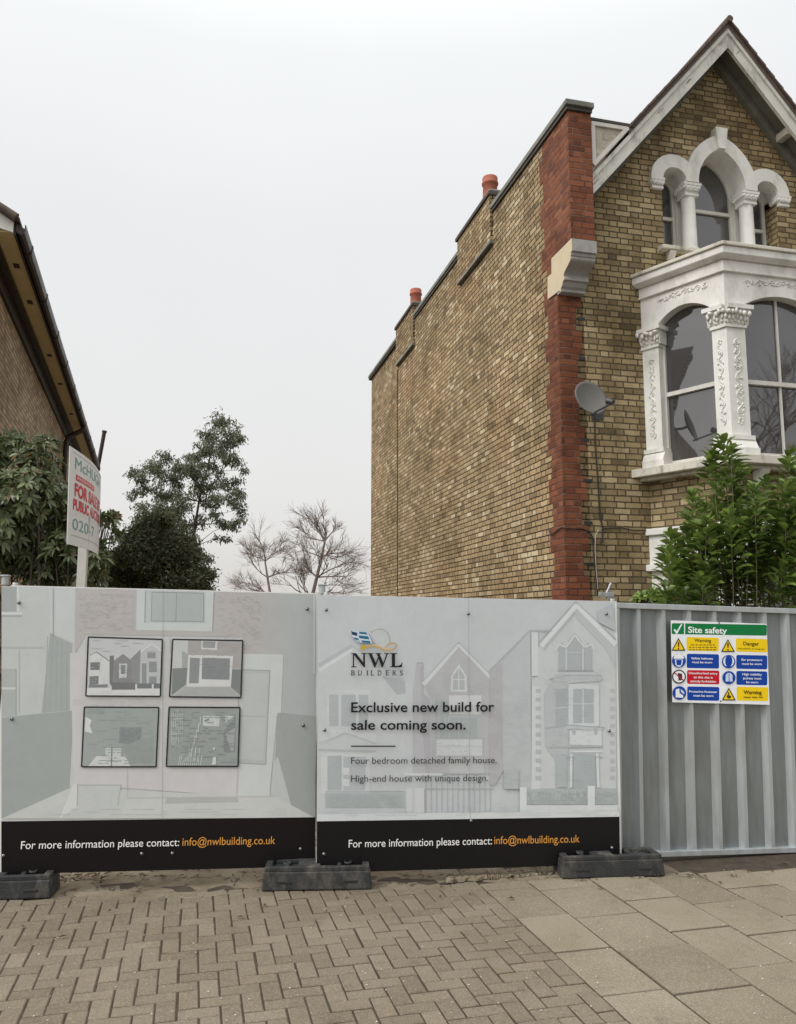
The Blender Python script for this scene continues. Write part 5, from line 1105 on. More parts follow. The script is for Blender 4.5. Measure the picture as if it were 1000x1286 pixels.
    bar(s0 - 0.02, s0 + fw * 0.5, zb, zt); bar(s1 - fw * 0.5, s1 + 0.02, zb, zt); bar(s0 + fw * 0.5, s1 - fw * 0.5, zb, zb + 0.07, o - 0.02); bar(s0 + fw * 0.5, s1 - fw * 0.5, zm - 0.03, zm + 0.02, o + 0.004)
    if split: mid = (s0 + s1) / 2; bar(mid - 0.014, mid + 0.014, zb + 0.071, zm - 0.031, o - 0.02, 0.02); bar(mid - 0.014, mid + 0.014, zm + 0.021, zt, o - 0.01, 0.02)
    so = sf.build('sash', 'sash', bayo, recalc=False)
    for z0, z1, oo in ((zb, zm, o - 0.045), (zm, zt, o - 0.032)):
        pn = MB(); pn.add([f(s0, oo, z0), f(s1, oo, z0), f(s1, oo, z1), f(s0, oo, z1)], [(0, 1, 2, 3)]); pn.build('pane', 'glass', so, recalc=False)
LC = (B - A).length
def cant_s(px, py):
    d3 = HUX * (B - A).normalized().x + HUY * (B - A).normalized().y; n3 = Vector((-d3.y, d3.x, 0)); P0 = hw((A.x, A.y, 0))
    return (on_plane(px, py, P0, n3) - P0).dot(d3)
cs0, cs1 = cant_s(830, 500), cant_s(897, 470); print('cant', cs0, cs1, LC, 'front right edge', FR(938, 450, -1.0))
bay_face(A, B, cs0, cs1, False)
fx = FR(938, 450, -1.0).x - B.x
bay_face(B, B2, fx, (B2 - B).length - fx, True); bay_face(B2, A2, LC - cs1, LC - cs0, False)
for (px) in (0.25, 1.31):
    b = MB(); x = B.x + px; b.prism([(x, -1.14, 3.555), (x, -0.981, 3.555), (x, -0.981, 3.36), (x, -1.02, 3.38), (x, -1.05, 3.47)], (0.12, 0, 0)); b.build('sill_bracket', 'stucco', bayo, bevel=0.006)
# ground floor bay below
lowo = plan_prism(0.06, 2.90, 2.98, 'ground_floor_bay', 'stucco', HS); plan_prism(0.02, 2.55, 2.899, 'head', 'stucco', lowo); plan_prism(0.07, 2.47, 2.549, 'moulding', 'stucco', lowo); plan_prism(-0.02, 0.0, 0.9, 'bay_brickwork', 'brick_front', lowo, bevel=0)
def low_face(P, Q):
    f, L = face(P, Q); pm = MB()
    for a, b in ((0, 0.26), (L - 0.26, L)): pm.add([f(a, 0, 0.9), f(b, 0, 0.9), f(b, 0, 2.469), f(a, 0, 2.469), f(a, -0.15, 0.9), f(b, -0.15, 0.9), f(b, -0.15, 2.469), f(a, -0.15, 2.469)], [(0, 1, 2, 3), (0, 3, 7, 4), (1, 5, 6, 2)])
    pm.build('pilaster', 'stucco', lowo, recalc=False)
    pn = MB(); pn.add([f(0.2, -0.1, 0.9), f(L - 0.2, -0.1, 0.9), f(L - 0.2, -0.1, 2.469), f(0.2, -0.1, 2.469)], [(0, 1, 2, 3)]); pn.build('pane', 'glass', lowo, recalc=False)
low_face(A, B); low_face(B, B2); low_face(B2, A2)
# rainwater pipe line at the rear joint
b = MB(); b.tube([(-0.005, 8.14, 0.0), (-0.005, 8.14, 7.40)], 0.014, 6); b.build('thin_pipe', 'coping_dark', HS)

# ---- satellite dish and cables on the front
DL = FR(743, 499, -0.32); sdsh = thing('satellite_dish', 'grey satellite dish with black arm fixed to the red brick corner', 'satellite dish', hw(FR(748, 505, 0.0)), TH)
def dl(P): return Vector(P) - FR(748, 505, 0.0)
# orientation: facing right and towards the street, tipped up
dirv = Vector((0.10, -0.95, 0.28)).normalized(); upv = (Vector((0, 0, 1)) - dirv * dirv.z).normalized(); rtv = upv.cross(dirv).normalized()
dc = dl(DL); rim = 0.212; b = MB(); rings = 7; seg = 32; vs = [tuple(dc - dirv * 0.05)]; fs = []
for i in range(1, rings + 1):
    r_ = i / rings
    for j in range(seg):
        a = 2 * math.pi * j / seg; P = dc + rtv * (rim * r_ * math.cos(a)) + upv * (rim * 1.05 * r_ * math.sin(a)) - dirv * 0.05 * (1 - r_ * r_); vs.append(tuple(P))
fs += [(0, 1 + j, 1 + (j + 1) % seg) for j in range(seg)]
for i in range(rings - 1):
    for j in range(seg): fs.append((1 + i * seg + j, 1 + (i + 1) * seg + j, 1 + (i + 1) * seg + (j + 1) % seg, 1 + i * seg + (j + 1) % seg))
b.add(vs, fs, smooth=True); ro_ = b.build('reflector', 'dish_grey', sdsh, recalc=False); sol = ro_.modifiers.new('solid', 'SOLIDIFY'); sol.thickness = 0.008
low = dc - upv * rim * 0.98; fp = dl(FR(767, 504, -0.62))
b = MB(); b.tube([low - dirv * 0.05, low + dirv * 0.03, fp - Vector((0, 0, 0.03))], 0.012, 8); b.build('arm', 'lnb_grey', sdsh)
b = MB(); d2 = (dc - fp).normalized(); b.tube([fp - d2 * 0.05, fp + d2 * 0.0, fp + d2 * 0.012, fp + d2 * 0.05], [0.026, 0.026, 0.036, 0.036], 12); b.build('receiver', 'lnb_grey', sdsh)
b = MB(); b.tube([dc - dirv * 0.052, dc - dirv * 0.12, Vector((0.02, 0.0, -0.12))], 0.018, 8); b.box(-0.06, 0.10, -0.012, 0.0, -0.22, -0.02); b.build('bracket', 'lnb_grey', sdsh)
def cable(pts, label, r_=0.007):
    P = [hw(p) for p in pts]; b = MB(); o0 = P[0].copy(); b.tube([p - o0 for p in P], r_, 6); ob = b.build('cable', 'black_plastic'); ob.location = o0; return tag(ob, label, 'cable')
def wobble(a, b, n, amp, rnd): return [a.lerp(b, t) + Vector((rnd.uniform(-amp, amp), 0, rnd.uniform(-amp, amp))) for t in np.linspace(0, 1, n)]
rc = random.Random(4); yc = -0.012
v0 = [FR(*q, yc) for q in ((747, 522), (748, 560), (751, 600), (754, 650), (757, 662), (757, 682))]; cable(v0, 'black cable dropping straight down from the satellite dish', 0.009)
h0 = [FR(*q, yc) for q in ((757, 664), (770, 663), (782, 663), (795, 666), (815, 666))]; cable(h0, 'black cable running level from the dish cable to the white bay')
h1 = [Vector((-0.014, SD(690, 665).y, SD(690, 665).z)), Vector((-0.018, SD(694, 670).y, SD(694, 672).z)), Vector((-0.016, 0.05, SD(700, 664).z)), Vector((-0.016, -0.016, FR(712, 663, yc).z))] + [FR(*q, yc) for q in ((722, 664), (732, 664), (741, 668), (746, 678), (747, 700), (749, 725), (751, 748))]
cable(h1, 'black cable wrapping round the red brick corner and down to the hoarding')
h2 = [FR(*q, yc - 0.004) for q in ((752, 665), (748, 672), (747.5, 690), (749, 716), (751, 740))]
ob = cable(h2, 'short pale cable end hanging beside the black corner cable', 0.004); ob.data.materials[0] = MAT['chip']

# ------------------------------------------------------------------ left house
T2 = R(17.0); X2 = Vector((math.cos(T2), math.sin(T2), 0)); Y2 = Vector((-math.sin(T2), math.cos(T2), 0))
E0 = at_depth(33, 287, 8.7); EZ = E0.z; E0.z = 0
def l2(P): d = Vector(P) - E0; return Vector((d.dot(X2), d.dot(Y2), P[2]))
far = l2(on_plane(126, 592, E0, X2)); LL = far.y; print('left house length', LL, far.z, EZ)
LL = min(LL, 16.0)
H2 = thing('brick_house', 'brown brick house at the left edge with dark gutter and yellowed soffit', 'house', E0, T2)
EZ2 = EZ - 0.06
b = MB(); b.box(-7.0, -0.47, 0.02, LL - 0.1, 0, EZ2 - 0.02); b.build('wall', 'brick_left', H2)
b = MB(); b.box(-0.32, -0.125, 0.0, LL, EZ2 - 0.012, EZ2); sof = b.build('soffit', 'soffit_pale', H2)
for yv in (0.85, 2.05, 4.4, 6.1, 8.4):
    q = MB(); q.box(-0.26, -0.19, yv, yv + 0.14, EZ2 - 0.016, EZ2 - 0.0125); q.build('vent', 'black_plastic', sof)
b = MB(); b.box(-0.469, -0.3205, 0.0, LL, EZ2 - 0.05, EZ2 + 0.0); b.box(-0.469, -0.43, 0.0, LL, EZ2 - 0.22, EZ2 - 0.051); b.build('wall_board', 'brown_upvc', H2)
b = MB(); b.box(-0.1245, -0.10, 0.0, LL, EZ2 - 0.03, EZ2 + 0.16); b.build('fascia', 'brown_upvc', H2)
b = MB(); prof = [(-0.0995, 0.12), (-0.0995, 0.03), (-0.08, 0.0), (-0.04, -0.015), (-0.01, 0.01), (0.0, 0.06), (0.0, 0.11), (-0.01, 0.11), (-0.012, 0.06)]
b.prism([(x, -0.03, EZ2 - 0.02 + z) for x, z in prof], (0, LL + 0.03, 0)); gut = b.build('gutter', 'brown_upvc', H2)
for k in range(9):
    q = MB(); yv = 0.5 + k * 1.5; q.prism([(x * 1.0 + (0.008 if x > -0.05 else 0), yv, EZ2 - 0.028 + z * 1.06) for x, z in prof[:7]], (0, 0.07, 0)); q.build('gutter_joint', 'brown_upvc', gut)
b = MB(); b.add([(-0.06, -0.10, EZ2 + 0.10), (-0.06, LL, EZ2 + 0.10), (-4.2, LL, EZ2 + 2.72), (-4.2, -0.10, EZ2 + 2.72), (-0.06, -0.10, EZ2 + 0.135), (-0.06, LL, EZ2 + 0.135), (-4.2, LL, EZ2 + 2.79), (-4.2, -0.10, EZ2 + 2.79)], [(0, 3, 2, 1), (4, 5, 6, 7), (0, 1, 5, 4), (1, 2, 6, 5), (2, 3, 7, 6), (3, 0, 4, 7)])
for k in range(14):
    xx = -0.09 - k * 0.25; zz = EZ2 + 0.125 + k * 0.25 * 0.641
    b.tube([(xx, -0.11, zz), (xx - 0.26, -0.11, zz + 0.165)], [0.05, 0.036], 8)
b.build('roof', 'roof_tile', H2)
b = MB(); b.prism([(-0.128, -0.035, EZ2 - 0.02), (-0.128, -0.035, EZ2 + 0.10), (-0.60, -0.035, EZ2 + 0.40), (-1.6, -0.035, EZ2 + 1.04), (-1.6, -0.035, EZ2 + 0.80), (-0.62, -0.035, EZ2 + 0.10)], (0, 0.034, 0)); b.build('boxed_eave', 'white_box', H2, bevel=0.004)
# downpipe at the far end and tilted vent pipe
b = MB(); yv = LL * 0.62; b.tube([(-0.05, yv, EZ2 - 0.04), (-0.06, yv, EZ2 - 0.12), (-0.36, yv, EZ2 - 0.30), (-0.40, yv, EZ2 - 0.42), (-0.40, yv, 0)], 0.055, 10); b.build('downpipe', 'brown_upvc', H2)
vp0 = l2(at_depth(122, 592, E0.y + LL * 0.93)); vp1 = l2(at_depth(131, 543, E0.y + LL * 0.93))
b = MB(); b.tube([vp0 - Vector((0.25, 0, 0.3)), vp0, vp1], 0.055, 10); b.tube([vp1, vp1 + (vp1 - vp0).normalized() * 0.05], 0.07, 10); b.build('vent_pipe', 'brown_upvc', H2)

# ------------------------------------------------------------------ for sale sign
hB = 0.80; dL = FPX * hB / 123.0; 
Lt, Lb = at_depth(88, 560, 6.75), at_depth(84.5, 683, 6.75); Rt, Rb = at_depth(127, 598, 8.10), at_depth(124, 698, 8.10)
pb_ = at_depth(108, 735, 7.35); pb_.z = 0
sg = thing('sale_sign', 'weathered white for sale board with red lettering on a white post', 'sign', pb_)
def sgp(u, v, o=0.0):
    """u 0..1 along, v 0..1 up; the board bows outward"""
    a = Lb.lerp(Rb, u); c = Lt.lerp(Rt, u); P = a.lerp(c, v); d = (Rt - Lt).normalized(); n = Vector((d.y, -d.x, 0)).normalized()
    if n.x < 0: n = -n
    return P + n * (0.05 * math.sin(math.pi * u) + o) - pb_
b = MB(); N = 60
vs = [sgp(i / N, v, o) for o in (0.0, -0.006) for v in (0, 1) for i in range(N + 1)]; K = N + 1
fs = []
for i in range(N): fs += [(i, i + 1, K + i + 1, K + i), (2 * K + i, 3 * K + i, 3 * K + i + 1, 2 * K + i + 1), (i, 2 * K + i, 2 * K + i + 1, i + 1), (K + i, K + i + 1, 3 * K + i + 1, 3 * K + i)]
fs += [(0, K, 3 * K, 2 * K), (N, 2 * K + N, 3 * K + N, K + N)]
b.add(vs, fs, smooth=False); b.build('board', 'board_back', sg)
class SignPrint:
    def __init__(s): s.mb = MB(); s.k = 0
    def text(s, t, u0, u1, v0, cap, col, bold=0.02):
        V, F = text2d(t, bold); s.k += 1; x0 = min(v[0] for v in V); x1 = max(v[0] for v in V)
        s.mb.add([sgp(u0 + (u1 - u0) * (v[0] - x0) / (x1 - x0), v0 + cap * v[1] / CAP, 0.0018 + 0.00006 * s.k) for v in V], F, 0, rgb(*col, PK))
    def rect(s, u0, u1, v0, v1, col):
        s.k += 1; n = 10; P = [sgp(u0 + (u1 - u0) * i / n, v0, 0.0018 + 0.00006 * s.k) for i in range(n + 1)] + [sgp(u0 + (u1 - u0) * i / n, v1, 0.0018 + 0.00006 * s.k) for i in range(n + 1)]
        s.mb.add(P, [(i, i + 1, n + 2 + i, n + 1 + i) for i in range(n)], 0, rgb(*col, PK))
sp = SignPrint(); TEAL = (98, 156, 148); RD = (200, 62, 72)
sp.rect(0.05, 0.95, 0.955, 0.962, (165, 182, 180)); sp.text('McHUGH', 0.10, 0.88, 0.80, 0.12, TEAL, 0.0); sp.rect(0.12, 0.58, 0.685, 0.745, RD); sp.text('FREEHOLD', 0.15, 0.55, 0.70, 0.032, (230, 222, 220), 0.0)
sp.text('FOR SALE BY', 0.10, 0.93, 0.52, 0.125, RD, 0.045); sp.text('PUBLIC AUCTION', 0.08, 0.94, 0.375, 0.105, RD, 0.04); sp.text('- - - - - - - - - - - -', 0.14, 0.9, 0.325, 0.03, (120, 135, 135), 0.0); sp.text('020-7', 0.08, 0.62, 0.165, 0.115, TEAL, 0.0); sp.rect(0.05, 0.95, 0.10, 0.107, (165, 182, 180))
sp.mb.build('lettering', 'lettering', sg, recalc=False)
b = MB(); b.box(-0.082, 0.0, -0.02, 0.025, 0, 2.85); b.build('post', 'post_white', sg, bevel=0.004)

# ------------------------------------------------------------------ plants
def leaves(pos, dirs, nrm, length, width, droop=0.15, fold=0.25):
    """pointed leaves: pos base (N,3), dirs unit, nrm approx unit; returns verts, faces"""
    N = len(pos); d = dirs / np.linalg.norm(dirs, axis=1, keepdims=True)
    s = np.cross(d, nrm); s /= np.maximum(1e-6, np.linalg.norm(s, axis=1, keepdims=True)); n = np.cross(s, d)
    L = length[:, None]; Wd = width[:, None]
    def pt(t, side, up): return pos + d * L * t + s * Wd * side + n * (L * up) - np.array([0, 0, 1]) * (L * droop * t * t)
    v = np.stack([pt(0, 0, 0), pt(.33, 0, 0.0), pt(.70, 0, 0.0), pt(1, 0, 0), pt(.33, .46, fold * .16), pt(.70, .38, fold * .14), pt(.33, -.46, fold * .16), pt(.70, -.38, fold * .14)], 1).reshape(-1, 3)
    f = []
    base = np.arange(N) * 8
    T = [(0, 4, 1), (0, 1, 6), (1, 4, 5, 2), (1, 2, 7, 6), (2, 5, 3), (2, 3, 7)]
    for q in T: f.append(base[:, None] + np.array(q)[None])
    faces = []
    for a in f: faces += a.tolist()
    return v, faces
def rand_unit(n): v = RNG.normal(size=(n, 3)); return v / np.linalg.norm(v, axis=1, keepdims=True)
def leaf_cols(n, mean=0.45, sd=0.22, brown=0.02):
    a = np.clip(RNG.normal(mean, sd, n), 0, 1); b = (RNG.random(n) < brown) * RNG.uniform(0.4, 1.0, n)
    return np.repeat(np.stack([a, b, np.zeros(n)], 1), 8, 0)

# --- laurel on the right: upright leafy shoots above bare stems
def laurel():
    base = at_depth(925, 900, 7.85); base.z = 0
    t = thing('laurel_shrub', 'green laurel shrub with bare lower stems in front of the white bay', 'shrub', base)
    tips = [(906, 548), (893, 566), (918, 560), (872, 618), (884, 634), (850, 672), (838, 690), (846, 712), (836, 735), (862, 660), (905, 600), (925, 612), (940, 640), (952, 625), (966, 650), (993, 568), (985, 605), (1003, 590), (1010, 620), (978, 640), (880, 680), (900, 660), (920, 670), (945, 690), (965, 700), (870, 705), (890, 710), (915, 715), (940, 660), (930, 585), (990, 660), (1005, 680), (1020, 650), (1030, 600), (1045, 640), (1060, 680), (1015, 720), (985, 700), (858, 740), (876, 740), (960, 600), (948, 610), (912, 640), (935, 640), (955, 660), (898, 690), (925, 700), (980, 675), (1040, 700), (1070, 720), (842, 668), (866, 642), (852, 700), (888, 650), (870, 670), (900, 630), (930, 630), (918, 690), (948, 705), (972, 665), (962, 680), (990, 700), (1000, 640), (908, 725), (880, 722), (934, 712), (855, 728), (996, 620), (916, 640), (886, 665)]
    st = MB(); P, D, Nn, Ln, Wn = [], [], [], [], []
    rr = random.Random(11)
    for i, (px, py) in enumerate(tips):
        tip = at_depth(px, py, 7.85 + rr.uniform(-0.5, 0.55)) - base; tip = Vector(tip)
        root = Vector((tip.x * 0.45 + rr.uniform(-0.15, 0.15), tip.y * 0.35, 0.35)); mid = root.lerp(tip, 0.55) + Vector((tip.x * 0.06, 0, -0.02)) + Vector((rr.uniform(-.1, .1), rr.uniform(-.1, .1), 0))
        path = []
        for k in range(15):
            u = k / 14; path.append(root * (1 - u) ** 2 + mid * 2 * u * (1 - u) + tip * u * u)
        st.tube(path, [0.013 * (1 - k / 14) ** 1.4 + 0.0022 for k in range(15)], 6)
        Lh = (tip - root).length; reach = rr.uniform(0.42, 0.72); u0 = max(0.25, 1 - reach / max(Lh, 0.6)); nl = int(rr.uniform(36, 48) * reach / 0.5)
        lean = Vector((rr.uniform(-.5, .5), rr.uniform(-.5, .2), 0))
        for k in range(nl):
            u = u0 + (1 - u0) * (k / nl) ** 0.85; c = root * (1 - u) ** 2 + mid * 2 * u * (1 - u) + tip * u * u; ax = ((tip - mid).normalized() + lean * 0.5).normalized()
            ang = k * 2.4 + rr.uniform(-.5, .5); o = ax.orthogonal().normalized(); o2 = ax.cross(o)
            rad = (o * math.cos(ang) + o2 * math.sin(ang)); q_ = (u - u0) / (1 - u0); lift = rr.uniform(0.25, 0.85) + 0.7 * q_ ** 3
            dd = (rad + ax * lift + Vector((0, 0, 0.05))).normalized(); nn = (ax - rad * 0.6 + Vector((rr.gauss(0, .35), rr.gauss(0, .35), rr.gauss(0, .35)))).normalized()
            off = rad * rr.uniform(0, 0.14) * (1 - q_)
            P.append(c + off); D.append(dd); Nn.append(nn); l_ = rr.uniform(0.125, 0.19) * (1.0 - 0.3 * (q_ > 0.9)); Ln.append(l_); Wn.append(l_ * rr.uniform(0.40, 0.48))
    st.build('stems', 'bark_shrub', t, recalc=False)
    v, f = leaves(np.array(P), np.array(D), np.array(Nn), np.array(Ln), np.array(Wn), 0.28, 0.5)
    mesh_fast('leaves', v, f, 'leaf_laurel', t, leaf_cols(len(P), 0.45, 0.25, 0.01), smooth=True)
laurel()

def shrub(name, label, anchor_px, depth, blobs, n, Lr, mat, mean, brown, droop, nst=16, z_stem=0.3, spread=0.5, wr=0.33):
    base = at_depth(anchor_px[0], 900, depth); base.z = 0
    t = thing(name, label, 'shrub', base); rr = random.Random(n)
    P, D, Nn = [], [], []; areas = np.array([b[2] * b[3] for b in blobs], float); areas /= areas.sum(); st = MB()
    for bi, (px, py, rx, ry) in enumerate(blobs):
        c = at_depth(px, py, depth + rr.uniform(-spread, spread)) - base; s = depth / FPX; m_ = int(n * areas[bi])
        # clusters of leaves in rosettes at twig ends
        k = 0
        while k < m_:
            u = Vector(rand_unit(1)[0]); rad = RNG.random() ** 0.36
            cc = Vector((c.x + u.x * rx * s * rad, c.y + u.y * (rx + ry) * 0.5 * s * rad, c.z + u.z * ry * s * rad)); out = Vector((u.x, u.y, u.z * 0.6 + 0.35)).normalized(); q = rr.randint(6, 10)
            o = out.orthogonal().normalized(); o2 = out.cross(o); ph = rr.uniform(0, 6.3)
            for j in range(q):
                a = ph + j * 2.4; rd_ = o * math.cos(a) + o2 * math.sin(a)
                D.append((rd_ + out * rr.uniform(0.1, 0.8)).normalized()); Nn.append((out - rd_ * 0.25).normalized()); P.append(cc + rd_ * 0.01)
            if rr.random() < 0.25:
                st.tube([cc, cc.lerp(c, 0.55) + Vector((0, 0, -0.05)), Vector(c).lerp(Vector((0, 0, cc.z - 0.3)), 0.3)], [0.004, 0.007, 0.01], 5)
            k += q
    for _ in range(nst):
        px, py, rx, ry = rr.choice(blobs); c = at_depth(px + rr.uniform(-rx, rx) * 0.6, py, depth + rr.uniform(-spread, spread)) - base
        b0 = Vector((rr.uniform(-0.3, 0.3), rr.uniform(-0.3, 0.3), 0)); mid = b0.lerp(c, 0.5) + Vector((rr.uniform(-.12, .12), 0, -0.1)); st.tube([b0, mid, c], [0.022, 0.014, 0.006], 6)
    st.build('stems', 'bark', t, recalc=False); N = len(P)
    Ln = RNG.uniform(Lr[0], Lr[1], N); v, f = leaves(np.array(P), np.array(D), np.array(Nn), Ln, Ln * RNG.uniform(wr * 0.85, wr * 1.1, N), droop, 0.4)
    mesh_fast('leaves', v, f, mat, t, leaf_cols(N, mean, 0.24, brown), smooth=True)
shrub('evergreen_shrub', 'dark glossy evergreen shrub behind the sale sign at the left edge', (40, 0), 8.6,
      [(5, 560, 28, 26), (45, 585, 30, 28), (30, 620, 45, 35), (70, 640, 38, 40), (0, 650, 45, 45), (85, 690, 30, 30), (25, 690, 40, 28), (55, 560, 16, 12), (125, 655, 8, 12), (138, 652, 8, 8), (140, 668, 7, 8), (122, 700, 14, 20), (118, 725, 18, 14), (60, 715, 40, 18), (-30, 600, 45, 50), (-40, 680, 50, 50)],
      10500, (0.07, 0.125), 'leaf_rhodo', 0.45, 0.06, 0.25, 30, spread=0.5, wr=0.38)
# small low plant by the bay foot
shrub('low_shrub', 'small yellow green plant peeping over the steel panel by the brick corner', (815, 0), 8.3, [(812, 752, 14, 8), (826, 748, 10, 8)], 260, (0.06, 0.10), 'leaf_laurel', 0.7, 0.0, 0.2, 5, spread=0.1)

def crown_tree(name, label, base_px, depth, trunk_pts, clumps, n, Lr, mat, mean, r0, droop, hang, dsp=1.2, wr=0.3, bark='bark', dense=0.42):
    base = at_depth(base_px[0], 900, depth); base.z = 0
    t = thing(name, label, 'tree', base); rr = random.Random(n); tb = MB(); s = depth / FPX
    tp = [Vector((0, 0, 0))] + [Vector(at_depth(px, py, depth) - base) for px, py in trunk_pts]
    tb.tube(tp, [r0 * (1 - 0.85 * k / (len(tp) - 1)) for k in range(len(tp))], 8)
    P, D = [], []
    for (px, py, rx, ry) in clumps:
        c = Vector(at_depth(px, py, depth + rr.uniform(-dsp, dsp)) - base)
        k = min(range(1, len(tp)), key=lambda q: (tp[q] - c).length + (2.0 if tp[q].z > c.z else 0)); a = tp[k]
        tb.tube([a, a.lerp(c, 0.5) + Vector((0, 0, 0.06 * (c - a).length)), c], [r0 * 0.20, r0 * 0.12, r0 * 0.05], 5)
        m_ = int(n * rx * ry / 600.0); k = 0
        nsub = max(4, int(rx * ry / 20))
        for _s in range(nsub):
            u = Vector(rand_unit(1)[0]); rad = RNG.random() ** dense
            sc_ = Vector((c.x + u.x * rx * s * rad, c.y + u.y * (rx + ry) / 2 * s * rad, c.z + u.z * ry * s * rad))
            if rr.random() < 0.5: tb.tube([c, c.lerp(sc_, 0.6) + Vector((0, 0, 0.05)), sc_], [r0 * 0.06, r0 * 0.04, r0 * 0.02], 4)
            q = max(1, m_ // nsub); rs = s * min(rx, ry) * 0.42
            pp = RNG.normal(size=(q, 3)) * rs * np.array([1, 1, 0.75]) + np.array(sc_); P.append(pp)
            dd = rand_unit(q) + np.array([0, 0, -hang]); D.append(dd)
    tb.build('trunk', bark, t, recalc=False)
    P = np.concatenate(P); D = np.concatenate(D); N = len(P); Ln = RNG.uniform(Lr[0], Lr[1], N)
    v, f = leaves(P, D, rand_unit(N), Ln, Ln * RNG.uniform(wr * 0.8, wr * 1.2, N), droop, 0.4)
    mesh_fast('crown', v, f, mat, t, leaf_cols(N, mean, 0.25, 0.01))
crown_tree('tall_tree', 'tall airy grey green tree with a thin leaning trunk in the gap', (236, 0), 26.0,
           [(237, 745), (238, 715), (240, 690), (245, 660), (250, 630), (257, 600), (265, 570), (270, 540), (273, 522)],
           [(276, 530, 13, 12), (262, 545, 18, 11), (292, 545, 13, 11), (302, 552, 8, 9), (280, 560, 17, 12), (252, 565, 12, 9), (238, 572, 13, 10), (232, 590, 12, 10), (262, 585, 12, 8), (288, 580, 14, 8), (245, 612, 13, 11), (270, 608, 11, 9), (288, 606, 14, 10), (306, 590, 6, 7), (292, 628, 13, 9), (275, 625, 10, 9), (300, 640, 10, 9), (270, 648, 10, 8), (284, 660, 14, 8), (280, 675, 9, 6), (192, 590, 14, 13), (205, 578, 13, 10), (178, 600, 10, 10), (168, 595, 7, 8), (208, 602, 16, 12), (190, 618, 13, 10), (215, 622, 12, 10), (170, 620, 8, 9), (226, 640, 10, 8), (176, 638, 9, 9), (232, 662, 9, 8), (258, 700, 8, 7), (262, 715, 8, 6), (250, 690, 6, 6), (262, 736, 8, 5), (225, 605, 8, 8), (220, 655, 14, 10), (200, 645, 14, 10), (255, 600, 12, 10), (240, 592, 12, 10), (236, 628, 14, 12), (222, 590, 10, 9), (262, 630, 10, 9), (285, 570, 12, 9), (272, 595, 10, 8), (248, 655, 12, 9), (240, 680, 12, 10), (180, 655, 12, 10), (205, 630, 14, 10), (300, 618, 9, 8), (262, 560, 10, 9), (295, 655, 10, 7), (246, 715, 12, 9), (250, 735, 10, 8)],
           1700, (0.075, 0.145), 'leaf_euc', 0.42, 0.07, 0.2, 0.6, wr=0.34)
crown_tree('evergreen_bush_tree', 'dense dark evergreen with a rounded top in front of the tall tree', (200, 0), 19.0,
           [(200, 745), (200, 700), (202, 665)],
           [(198, 668, 26, 22), (178, 685, 24, 20), (215, 690, 26, 22), (160, 700, 22, 20), (190, 710, 30, 24), (232, 712, 22, 22), (150, 722, 16, 20), (175, 738, 30, 24), (215, 742, 32, 24), (245, 735, 16, 20), (148, 748, 16, 16), (250, 750, 16, 14), (205, 650, 14, 10), (228, 680, 16, 14), (188, 660, 12, 10), (240, 700, 14, 12), (168, 676, 12, 12), (146, 708, 10, 12), (256, 725, 10, 12)],
           4600, (0.055, 0.11), 'leaf_conifer', 0.40, 0.14, 0.1, 0.0, dsp=0.7, wr=0.40, dense=0.45)

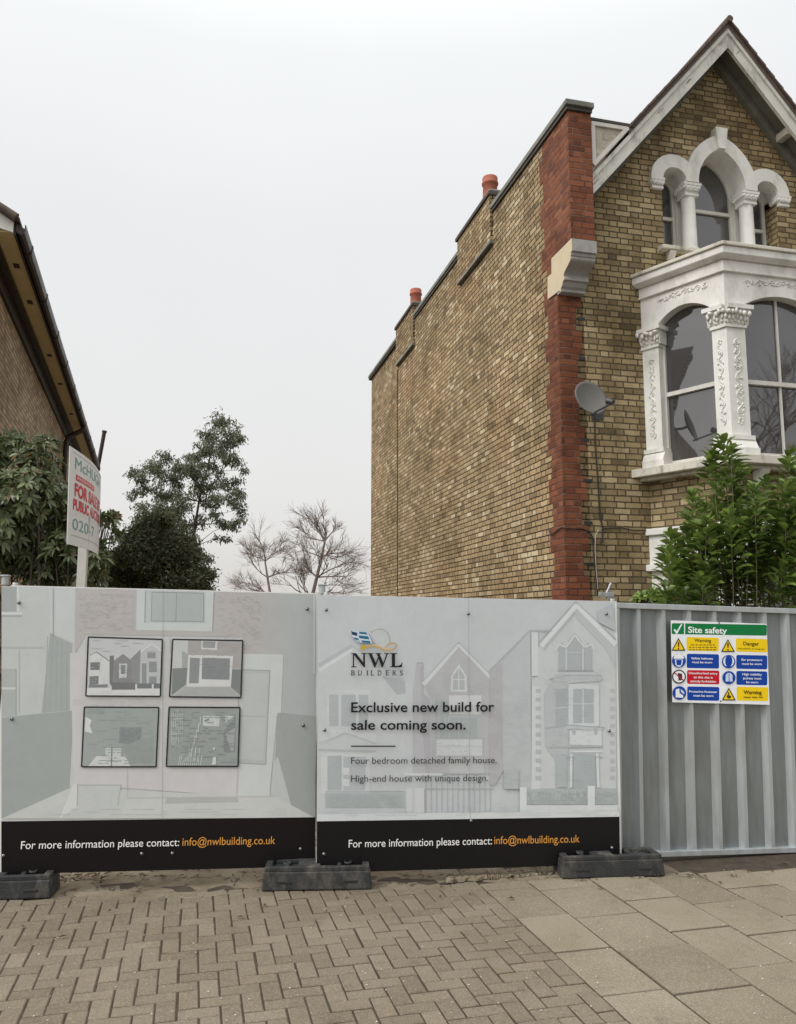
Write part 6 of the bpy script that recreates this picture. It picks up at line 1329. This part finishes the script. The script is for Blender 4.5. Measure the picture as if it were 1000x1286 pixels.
def bare_tree(name, label, base_px, depth, trunk, tips, seed, r0, levels=5, top=None, group=None, spread=0.55):
    base = at_depth(base_px[0], 900, depth) if top is None else Vector(top); base.z = 0
    t = thing(name, label, 'tree', base, group=group); rr = random.Random(seed); tb = MB(); tw = MB()
    def grow(p, d, L, r, lv):
        pts = [p]; q = p; dd = d
        for _ in range(4):
            dd = (dd + Vector((rr.gauss(0, .13), rr.gauss(0, .13), rr.gauss(0.03, .10)))).normalized(); q = q + dd * L / 4; pts.append(q)
        (tb if r > 0.022 else tw).tube(pts, [r * (1 - 0.45 * k / 4) for k in range(5)], 5 if r > 0.02 else 3, cap=False)
        if lv <= 0: return
        for k in range(rr.choice((2, 3, 3)) + (1 if lv < 3 else 0)):
            u = rr.uniform(0.35, 1.0); o = pts[min(4, int(u * 4))]; ax = Vector(rand_unit(1)[0]); nd = (dd + (ax - dd * ax.dot(dd)) * rr.uniform(0.45, 1.0) * spread * 1.35).normalized()
            grow(o, nd, L * rr.uniform(0.66, 0.95), max(0.005, r * 0.60), lv - 1)
    s = depth / FPX
    tp = [Vector((0, 0, 0))] + [Vector(at_depth(px, py, depth) - base) for px, py in trunk] if top is None else [Vector((0, 0, 0))] + [Vector(q) for q in trunk]
    tb.tube(tp, [r0 * (1 - 0.55 * k / (len(tp) - 1)) for k in range(len(tp))], 8)
    for (px, py) in tips:
        c = Vector(at_depth(px, py, depth + rr.uniform(-1.2, 1.2)) - base) if top is None else Vector((px, rr.uniform(-2, 2), py))
        a = min(tp[1:], key=lambda q_: (q_ - c).length + (1.5 if q_.z > c.z - 0.2 else 0)); d = c - a
        grow(a, d.normalized(), d.length * 0.60, r0 * 0.34, levels - 1)
    to = tb.build('trunk', 'bark_twig', t, recalc=False); tw.build('twigs', 'bark_twig', t, recalc=False)
bare_tree('bare_tree', 'wide leafless winter tree with a leaning trunk nearest the brick side wall', (396, 0), 30.0, [(392, 750), (398, 725), (404, 700), (408, 680)], [(412, 640), (400, 648), (426, 660), (446, 684), (376, 668), (366, 684), (458, 700), (352, 700), (424, 690), (452, 715), (430, 722), (380, 705), (362, 720), (440, 735), (345, 735), (415, 660), (390, 660), (435, 705)], 5, 0.085, 5, group='leafless winter trees', spread=0.62)
bare_tree('bare_tree', 'smaller leafless winter tree with thin twigs left of the leaning one', (338, 0), 33.0, [(340, 750), (336, 725), (333, 705)], [(330, 672), (308, 684), (345, 674), (294, 700), (356, 690), (366, 684), (318, 696), (296, 722), (370, 712), (350, 715), (288, 735), (310, 735)], 9, 0.07, 5, group='leafless winter trees', spread=0.62)
bare_tree('bare_tree', 'big leafless tree across the road, reflected in the bay window panes', (0, 0), 30.0, [(0, 0, 2.5), (0.2, 0.1, 5.0), (0.1, 0, 7.5)], [(-3.2, 8.0), (3.4, 8.5), (-1.6, 11.0), (1.8, 11.5), (0.2, 12.5), (-3.6, 10.0), (3.8, 6.5), (-3.0, 6.0), (2.8, 10.2)], 21, 0.30, 5, top=(27.0, -9.0, 0), group=None)
